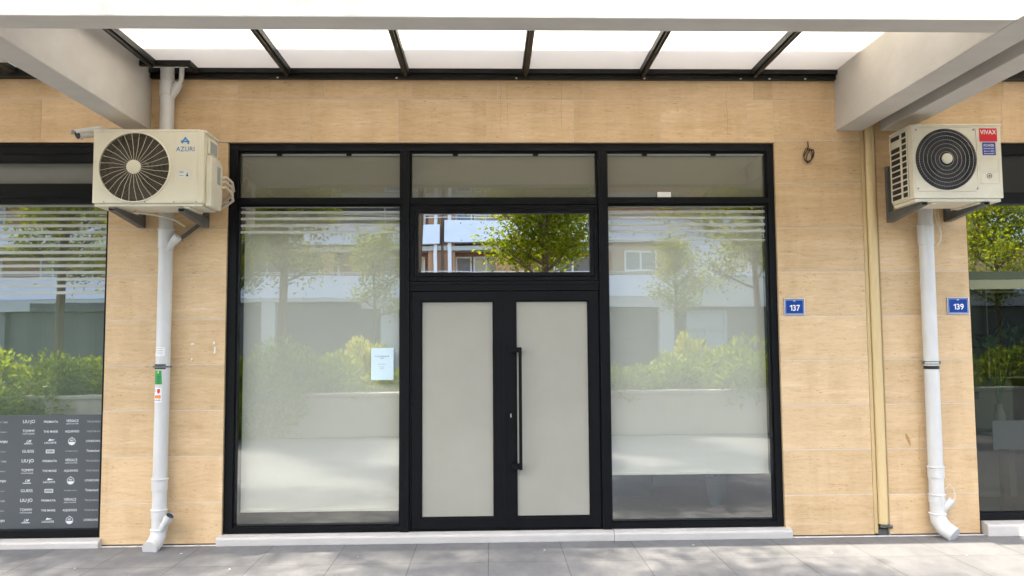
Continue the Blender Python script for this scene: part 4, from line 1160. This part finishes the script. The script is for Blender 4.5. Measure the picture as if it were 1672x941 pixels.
# ------------------------------------------------------------ planting behind the photographer, seen in the glass
def tree_mesh(seed, zones, lean=0.0, n_leaf=16000, leaf=.085, spread=1.0):
    rnd = random.Random(seed); tr = MB(); tips = []
    def branch(p, d, L, r, depth):
        n = 4; pts = [p.copy()]; q = p.copy(); dd = d.copy()
        for k in range(n):
            dd = (dd + Vector((rnd.uniform(-.16, .16), rnd.uniform(-.16, .16), rnd.uniform(-.04, .10)))).normalized()
            q = q + dd * L / n; pts.append(q.copy())
            if depth >= 2: tips.append((q.copy(), depth))
        tr.tube(pts, [r * (1 - .45 * k / n) for k in range(n + 1)], 6 if depth else 10, caps=False)
        if depth < 3:
            for k in range(3 if depth else 5):
                t = rnd.uniform(.35, 1.0); i = min(n - 1, int(t * n)); b0 = pts[i].lerp(pts[i + 1], t * n - i)
                a_ = rnd.uniform(0, 2 * PI); side = Vector((math.cos(a_), math.sin(a_), rnd.uniform(.1, .8)))
                nd = (dd * .55 + side * .75).normalized()
                branch(b0, nd, L * rnd.uniform(.55, .78), r * .52, depth + 1)
    zt = zones[-1][1]
    def axis(z):
        q = max(0.0, (z - 4.8) / max(.1, zt - 4.8)); return Vector((lean * q ** .7 + .05 * math.sin(z * .9 + seed), .05 * math.sin(z * .7 + 2 * seed), z))
    nz = 14
    tr.tube([axis(zt * .93 * k / nz) for k in range(nz + 1)], [.082 * (1 - .8 * k / nz) + .008 for k in range(nz + 1)], 10, caps=False)
    for za, zb_, reach, nb in zones:
        for i in range(nb):
            z_ = za + (zb_ - za) * (i + rnd.random() * .8) / nb
            a_ = i * 2.4 + rnd.uniform(-.5, .5)
            f = (z_ - za) / (zb_ - za)
            rr_ = reach * (.75 + .5 * math.sin(PI * min(1, f + .15)))* rnd.uniform(.75, 1.05) * .62
            branch(axis(z_), Vector((math.cos(a_), math.sin(a_), .35 + .9 * f)).normalized(), rr_, .020 + .008 * reach, 1)
    lf = MB(); per = max(1, n_leaf // max(1, len(tips)))
    vs, fs = [], []
    for tip, dp_ in tips:
        if rnd.random() < .12: continue
        cl = (.16 + .10 * rnd.random()) * spread
        for _ in range(per):
            p = tip + Vector((rnd.gauss(0, cl), rnd.gauss(0, cl), rnd.gauss(0, cl * .8)))
            t = Vector((rnd.gauss(0, 1), rnd.gauss(0, 1), rnd.gauss(0, .6) - .2)).normalized()
            s = t.cross(Vector((rnd.gauss(0, 1), rnd.gauss(0, 1), rnd.gauss(0, 1)))).normalized()
            L = leaf * rnd.uniform(.6, 1.3); o = len(vs)
            vs += [p, p + t * L * .5 + s * L * .2, p + t * L, p + t * L * .5 - s * L * .2]; fs.append((o, o + 1, o + 2, o + 3))
    lf.v = [tuple(v) for v in vs]; lf.f = fs; lf.mi = [0] * len(fs)
    def mk(mb, nm, m):
        me = bpy.data.meshes.new(nm); me.from_pydata(mb.v, [], mb.f); me.materials.append(m); return me
    return mk(tr, 'trunk', M['bark']), mk(lf, 'crown', M['leafA'])
Z_LOW = [(2.3, 4.3, 1.15, 12), (4.6, 9.3, .7, 6)]
T_A = tree_mesh(43, Z_LOW + [(9.6, 13.2, 2.3, 14)], lean=-.3, n_leaf=26000, leaf=.10)
T_T = tree_mesh(41, Z_LOW + [(9.6, 13.4, 2.4, 16)], lean=1.0, n_leaf=28000, leaf=.10)
T_C = tree_mesh(23, [(2.2, 4.4, 1.35, 18), (4.6, 7.2, .9, 6)], n_leaf=40000, leaf=.09)
T_G = tree_mesh(29, [(5.4, 8.0, .6, 4), (7.7, 9.9, 2.2, 16)], n_leaf=26000, leaf=.11, lean=.3)  # unseen tree, put in to throw shade on the paving by the wall
T_S = tree_mesh(11, [(2.1, 4.6, 1.4, 16)], n_leaf=12000, leaf=.10)
T_far = tree_mesh(31, [(2.6, 5.0, 1.15, 14)], n_leaf=5200, leaf=.125)
T_far2 = tree_mesh(37, [(2.5, 4.9, 1.2, 14)], n_leaf=5200, leaf=.125)
def place_tree(tm, x, y, rz, lab, s=1.0, grp='street trees reflected in the glass', z=.5):
    t = thing('street_tree', lab, 'tree', (x, y, z), grp)
    t.rotation_euler = (0, 0, rz); t.scale = (s, s, s)
    for me, nm in zip(tm, ('trunk', 'crown')):
        o = bpy.data.objects.new(nm, me); C.objects.link(o); o.parent = t
place_tree(T_A, -4.02, -8.5, 0.0, 'tall street tree reflected in the left half of the left shop pane')
place_tree(T_G, -1.38, -8.5, 0.0, 'unseen tall tree added to shade the paving, trunk hidden behind the left mullion')
place_tree(T_C, 1.05, -8.5, 1.9, 'tall street tree reflected in the transom window above the doors')
place_tree(T_S, 5.35, -8.8, 3.5, 'street tree reflected at the right edge of the right shop pane')
place_tree(T_S, -5.25, -9.4, 1.0, 'street tree reflected against the left frame of the left pane', .93)
place_tree(T_T, -8.13, -8.5, 0.0, 'street tree reflected in the left neighbouring window')
place_tree(T_S, 10.0, -8.5, 2.2, 'street tree reflected in the right neighbouring window', .78)
place_tree(T_far, -3.92, -20, 0, 'slender young tree reflected beside the paper notice', 1.0, z=-.1)
place_tree(T_far2, 6.42, -20, 2.1, 'slender young tree reflected in the middle of the right pane', .97, z=-.1)

def bush_mesh(seed, rx, ry, rz, n=3600, leaf=.095, m='leafB'):
    rnd = random.Random(seed); vs, fs = [], []
    lumps = [(Vector((rnd.uniform(-.6, .6) * rx, rnd.uniform(-.5, .5) * ry, rnd.uniform(.2, .75) * rz)), rnd.uniform(.35, .6)) for _ in range(9)]
    for _ in range(n):
        c, s_ = rnd.choice(lumps)
        d = Vector((rnd.gauss(0, 1), rnd.gauss(0, 1), rnd.gauss(0, 1))).normalized() * rnd.uniform(.65, 1.08) ** .5
        p = c + Vector((d.x * rx * s_, d.y * ry * s_, d.z * rz * s_ * .9))
        if p.z < .02: p.z = rnd.uniform(.02, .2)
        t = (d + Vector((rnd.gauss(0, .6), rnd.gauss(0, .6), rnd.gauss(0, .4) + .3))).normalized()
        s = t.cross(Vector((rnd.gauss(0, 1), rnd.gauss(0, 1), rnd.gauss(0, 1)))).normalized()
        L = leaf * rnd.uniform(.6, 1.4); o = len(vs)
        vs += [tuple(p), tuple(p + t * L * .5 + s * L * .25), tuple(p + t * L), tuple(p + t * L * .5 - s * L * .25)]; fs.append((o, o + 1, o + 2, o + 3))
    me = bpy.data.meshes.new('foliage'); me.from_pydata(vs, [], fs); me.materials.append(M[m]); return me
stemb = MB()
for k in range(7):
    a_ = k * .9; stemb.tube([(0, 0, 0), (.12 * math.cos(a_), .12 * math.sin(a_), .25), (.3 * math.cos(a_), .25 * math.sin(a_), .6)], [.014, .01, .006], 6)
_st = stemb.build('stems', M['bark']); stem_me = _st.data; bpy.data.objects.remove(_st)
BM = [bush_mesh(s, 1.0, .7, 1.0) for s in (1, 2, 3)]; BY_ = [bush_mesh(9, 1.0, .7, 1.0, m='leafY')]
bushes = [  # x, y, z base, sx, sy, sz, mesh, label
    (-4.6, -7.75, .45, .9, 1.0, .85, 0, 'rounded green shrub reflected low at the left edge of the left pane'),
    (-3.75, -7.6, .45, .85, 1.1, 1.15, 1, 'tallest yellow green shrub reflected in the left pane'),
    (-2.95, -7.7, .45, .7, .9, .85, 2, 'bright green shrub reflected left of the paper notice'),
    (-2.15, -7.8, .45, .75, .9, .62, 0, 'low green shrub reflected behind the paper notice'),
    (-1.3, -7.9, .45, .7, .9, .6, 1, 'low shrub in the planter reflected by the left mullion'),
    (-4.0, -6.95, -.02, 1.0, .55, 1.0, 2, 'dark shrub spilling over the planter wall down to the pavement'),
    (2.1, -7.7, .45, .8, .9, .72, 1, 'bright shrub reflected at the left edge of the right pane'),
    (3.0, -7.8, .45, .75, .9, .62, 2, 'low shrub reflected below the slender tree in the right pane'),
    (3.8, -7.8, .45, .8, 1.0, .85, 0, 'middle shrub reflected in the right pane'),
    (4.7, -7.75, .45, .95, 1.1, 1.12, 1, 'largest shrub reflected on the right side of the right pane'),
    (5.7, -7.8, .45, .8, 1.0, .95, 2, 'shrub reflected against the right frame of the right pane'),
    (-6.9, -7.5, .45, .8, 1.0, .85, 0, 'shrub reflected right of the trunk in the left neighbouring window'),
    (-7.8, -7.6, .45, .9, 1.0, .95, 1, 'shrub reflected at the trunk foot in the left neighbouring window'),
    (-8.9, -7.5, .45, .9, 1.0, 1.0, 2, 'shrub reflected at the picture edge in the left neighbouring window'),
    (-7.9, -6.95, .1, 1.0, .55, .75, 0, 'shrub hanging over the planter wall in the left neighbouring window'),
    (8.6, -7.7, .45, .9, 1.0, .85, 1, 'shrub reflected just beside the wall edge in the right neighbouring window'),
    (9.8, -7.7, .45, .9, 1.0, .9, 2, 'shrub reflected behind the house plant in the right neighbouring window'),
]
for x, y, z, sx, sy, sz, k, lab in bushes:
    t = thing('planter_shrub', lab, 'shrub', (x, y, z), 'shrubs in the long planter')
    t.scale = (sx, sy, sz); t.rotation_euler = (0, 0, (x * 1.7) % 6.28 if sy > .8 else 0)
    for me, nm in ((BM[k], 'foliage'), (stem_me, 'stems')):
        o = bpy.data.objects.new(nm, me); C.objects.link(o); o.parent = t
t = thing('planter_shrub', 'yellow layered shrub reflected above and left of the paper notice', 'shrub', (-2.55, -10.5, .5), 'shrubs in the long planter'); t.scale = (.62, .6, 1.15)
for me, nm in ((BY_[0], 'foliage'), (stem_me, 'stems')):
    o = bpy.data.objects.new(nm, me); C.objects.link(o); o.parent = t
t = thing('planter_shrub', 'yellow upright shrub reflected high on the right of the right pane', 'shrub', (4.4, -10.0, .5), 'shrubs in the long planter'); t.scale = (.45, .5, 1.2)
for me, nm in ((BY_[0], 'foliage'), (stem_me, 'stems')):
    o = bpy.data.objects.new(nm, me); C.objects.link(o); o.parent = t

# ------------------------------------------------------------ building across the street
ob = thing('apartment_building', 'brown apartment block with pale balconies across the street, seen reflected', 'building', (0, -36, 0))
a = MB(); a.box(-42, 10.5, -44, -37.6, 0, 13.5); a.box(22, 60, -44, -36.8, 0, 13.5); a.build('wall', M['brick'], ob)
a = MB(); a.box(10.5, 22, -44, -38.5, 0, 10.0); a.box(-42, 60, -44.5, -43.8, 0, 13); a.box(6.7, 10.5, -37.39, -36.2, 5.25, 7.0); a.build('tan_wall', M['brick_tan'], ob)
a = MB(); a.box(-42, 60, -44, -36, 3.85, 4.05); a.box(-6.9, 60, -36.25, -36.0, 3.45, 3.85); a.box(-42, -20, -36.25, -36.0, 3.4, 3.85); a.build('fascia', M['beamgrey'], ob)
a = MB(); a.box(-42, 60, -38, -36.6, 0, 3.85); a.build('shop_glazing', M['shopdark'], ob)
# piers at street level
for x0, x1 in ((-34, -33.2), (-27, -26.2), (-19.6, -18.6), (-12.3, -11.6), (-5.9, -5.0), (1.0, 1.8), (9.25, 10.05), (16.5, 17.5), (24, 25), (32, 33)):
    a = MB(); a.box(x0, x1, -36.59, -36.02, 0, 3.84); a.build('street_pier', M['beamgrey'], ob)
a = MB(); a.box(10.9, 13.0, -36.55, -36.4, 0, 3.2); ring(a, 10.85, 13.05, .0, 3.25, .12, -36.59, -36.3); a.box(11.9, 12.0, -36.59, -36.3, 0, 2.3); a.box(10.9, 13.0, -36.59, -36.3, 2.2, 2.35); a.build('shop_door', M['card'], ob)
for x0, x1 in ((-3.35, -1.95), (.35, 1.9), (-9.3, -8.5), (6.0, 10.49), (-16.5, -15.2), (-23, -22), (-30, -29)):
    a = MB(); a.box(x0, x1, -37.59, -36.45, 4.06, 13.4); a.build('render_pier', M['pier'], ob)
for z in (6.62, 9.60):
    a = MB(); a.box(-42, 10.48, -37.58, -36.3, z, z + .25); a.build('ceiling_slab', M['beamgrey'], ob)
for z in (5.33, 5.42, 8.40, 8.55):
    a = MB(); a.box(-42, 10.4, -36.08, -36.05, z, z + .035); a.build('balcony_rail', M['oframe'], ob)
for x0, x1, z0, z1 in ((-13.8, -9.6, 7.15, 9.5), (-8.3, -4.2, 7.15, 9.4), (2.0, 5.8, 7.15, 9.5), (-13.8, -9.6, 4.3, 6.5)):
    a = MB(); a.box(x0, x1, -37.59, -37.50, z0, z1); a.build('shaded_opening', M['shopdark'], ob)
# balcony bands
for x0, x1, z0, z1 in ((-42, -2.70, 4.06, 5.25), (-2.45, 10.5, 4.06, 5.25), (22, 60, 4.06, 5.25),
                       (-42, -2.70, 6.95, 8.05), (-2.45, 10.5, 7.05, 8.25), (27.8, 60, 6.9, 8.9), (-42, -2.7, 11.4, 12.4), (-2.45, 10.5, 11.4, 12.4)):
    a = MB(); a.box(x0, x1, -36.12, -36.0, z0, z1); a.box(x0, x1, -37.4, -36.12, z0, z0 + .16); a.build('balcony', M['balc'], ob, bevel=.02)
a = MB(); a.box(10.5, 22, -38.4, -36.6, 4.06, 5.2); a.build('terrace_parapet', M['beamgrey'], ob)
a = MB()
for x in (-2.95, -2.2): a.box(x - .09, x + .09, -36.4, -36.2, 4.0, 12)
for x in (-14.3, -22): a.box(x - .14, x + .14, -37.4, -36.15, 4.0, 12)
a.build('column', M['oframe'], ob)
a = MB(); a.tube([(-2.575, -36.3, 4), (-2.575, -36.3, 13)], .07, 10); a.build('downpipe', M['bark'], ob)
def owin(x0, x1, z0, z1, shut=False, y=-37.58):
    f = MB(); ring(f, x0, x1, z0, z1, .09, y, y + .1); 
    if x1 - x0 > 1.0: f.box((x0 + x1) / 2 - .05, (x0 + x1) / 2 + .05, y, y + .1, z0 + .09, z1 - .09)
    o = f.build('window', M['oframe'], ob)
    p = MB(); p.box(x0 + .09, x1 - .09, y, y + .04, z0 + .09, z1 - .09); p.build('pane', M['shutter'] if shut else M['opane'], o)
for fl_, zb in ((0, 4.25), (1, 7.15), (2, 10.1)):
    for x0, x1, s_ in ((-1.95, -1.0, 0), (-.9, .5, 1), (3.6, 5.8, 0), (-5.9, -4.9, 0), (-4.6, -3.6, 1), (-9.6, -8.4, 1), (-12.5, -10.5, 0), (-17, -15.4, 0), (-19.5, -18, 1), (-25, -23.5, 0), (-29, -27, 0), (23.5, 25.0, 1), (29, 31, 0), (33, 35, 1)):
        owin(x0, x1, zb + .02, zb + 2.15, bool(s_))
owin(7.45, 9.2, 5.45, 6.6, False, y=-36.19)
# lower pale building further back to the right
a = MB(); a.box(10.6, 21.9, -38.49, -38.3, 5.3, 8.6); a.build('pale_gable', M['balc'], ob)
owin(13.5, 16.5, 5.6, 7.6, True, y=-38.29)
# more sky-side mass: shop sign band
a = MB(); a.box(-24.5, -19.8, -36.0, -35.93, 3.40, 3.85); so = a.build('shop_sign', M['shopdark'], ob)
a = MB()
# mirrored viewers read this from across the street, so it faces this way
a.tube([(-19.95 - .35 + .22 * math.cos(t), -35.91, 3.62 + .2 * math.sin(t)) for t in [2 * PI * k / 20 for k in range(20)]], .02, 5, closed=True)
a.build('sign_emblem', M['card'], so)
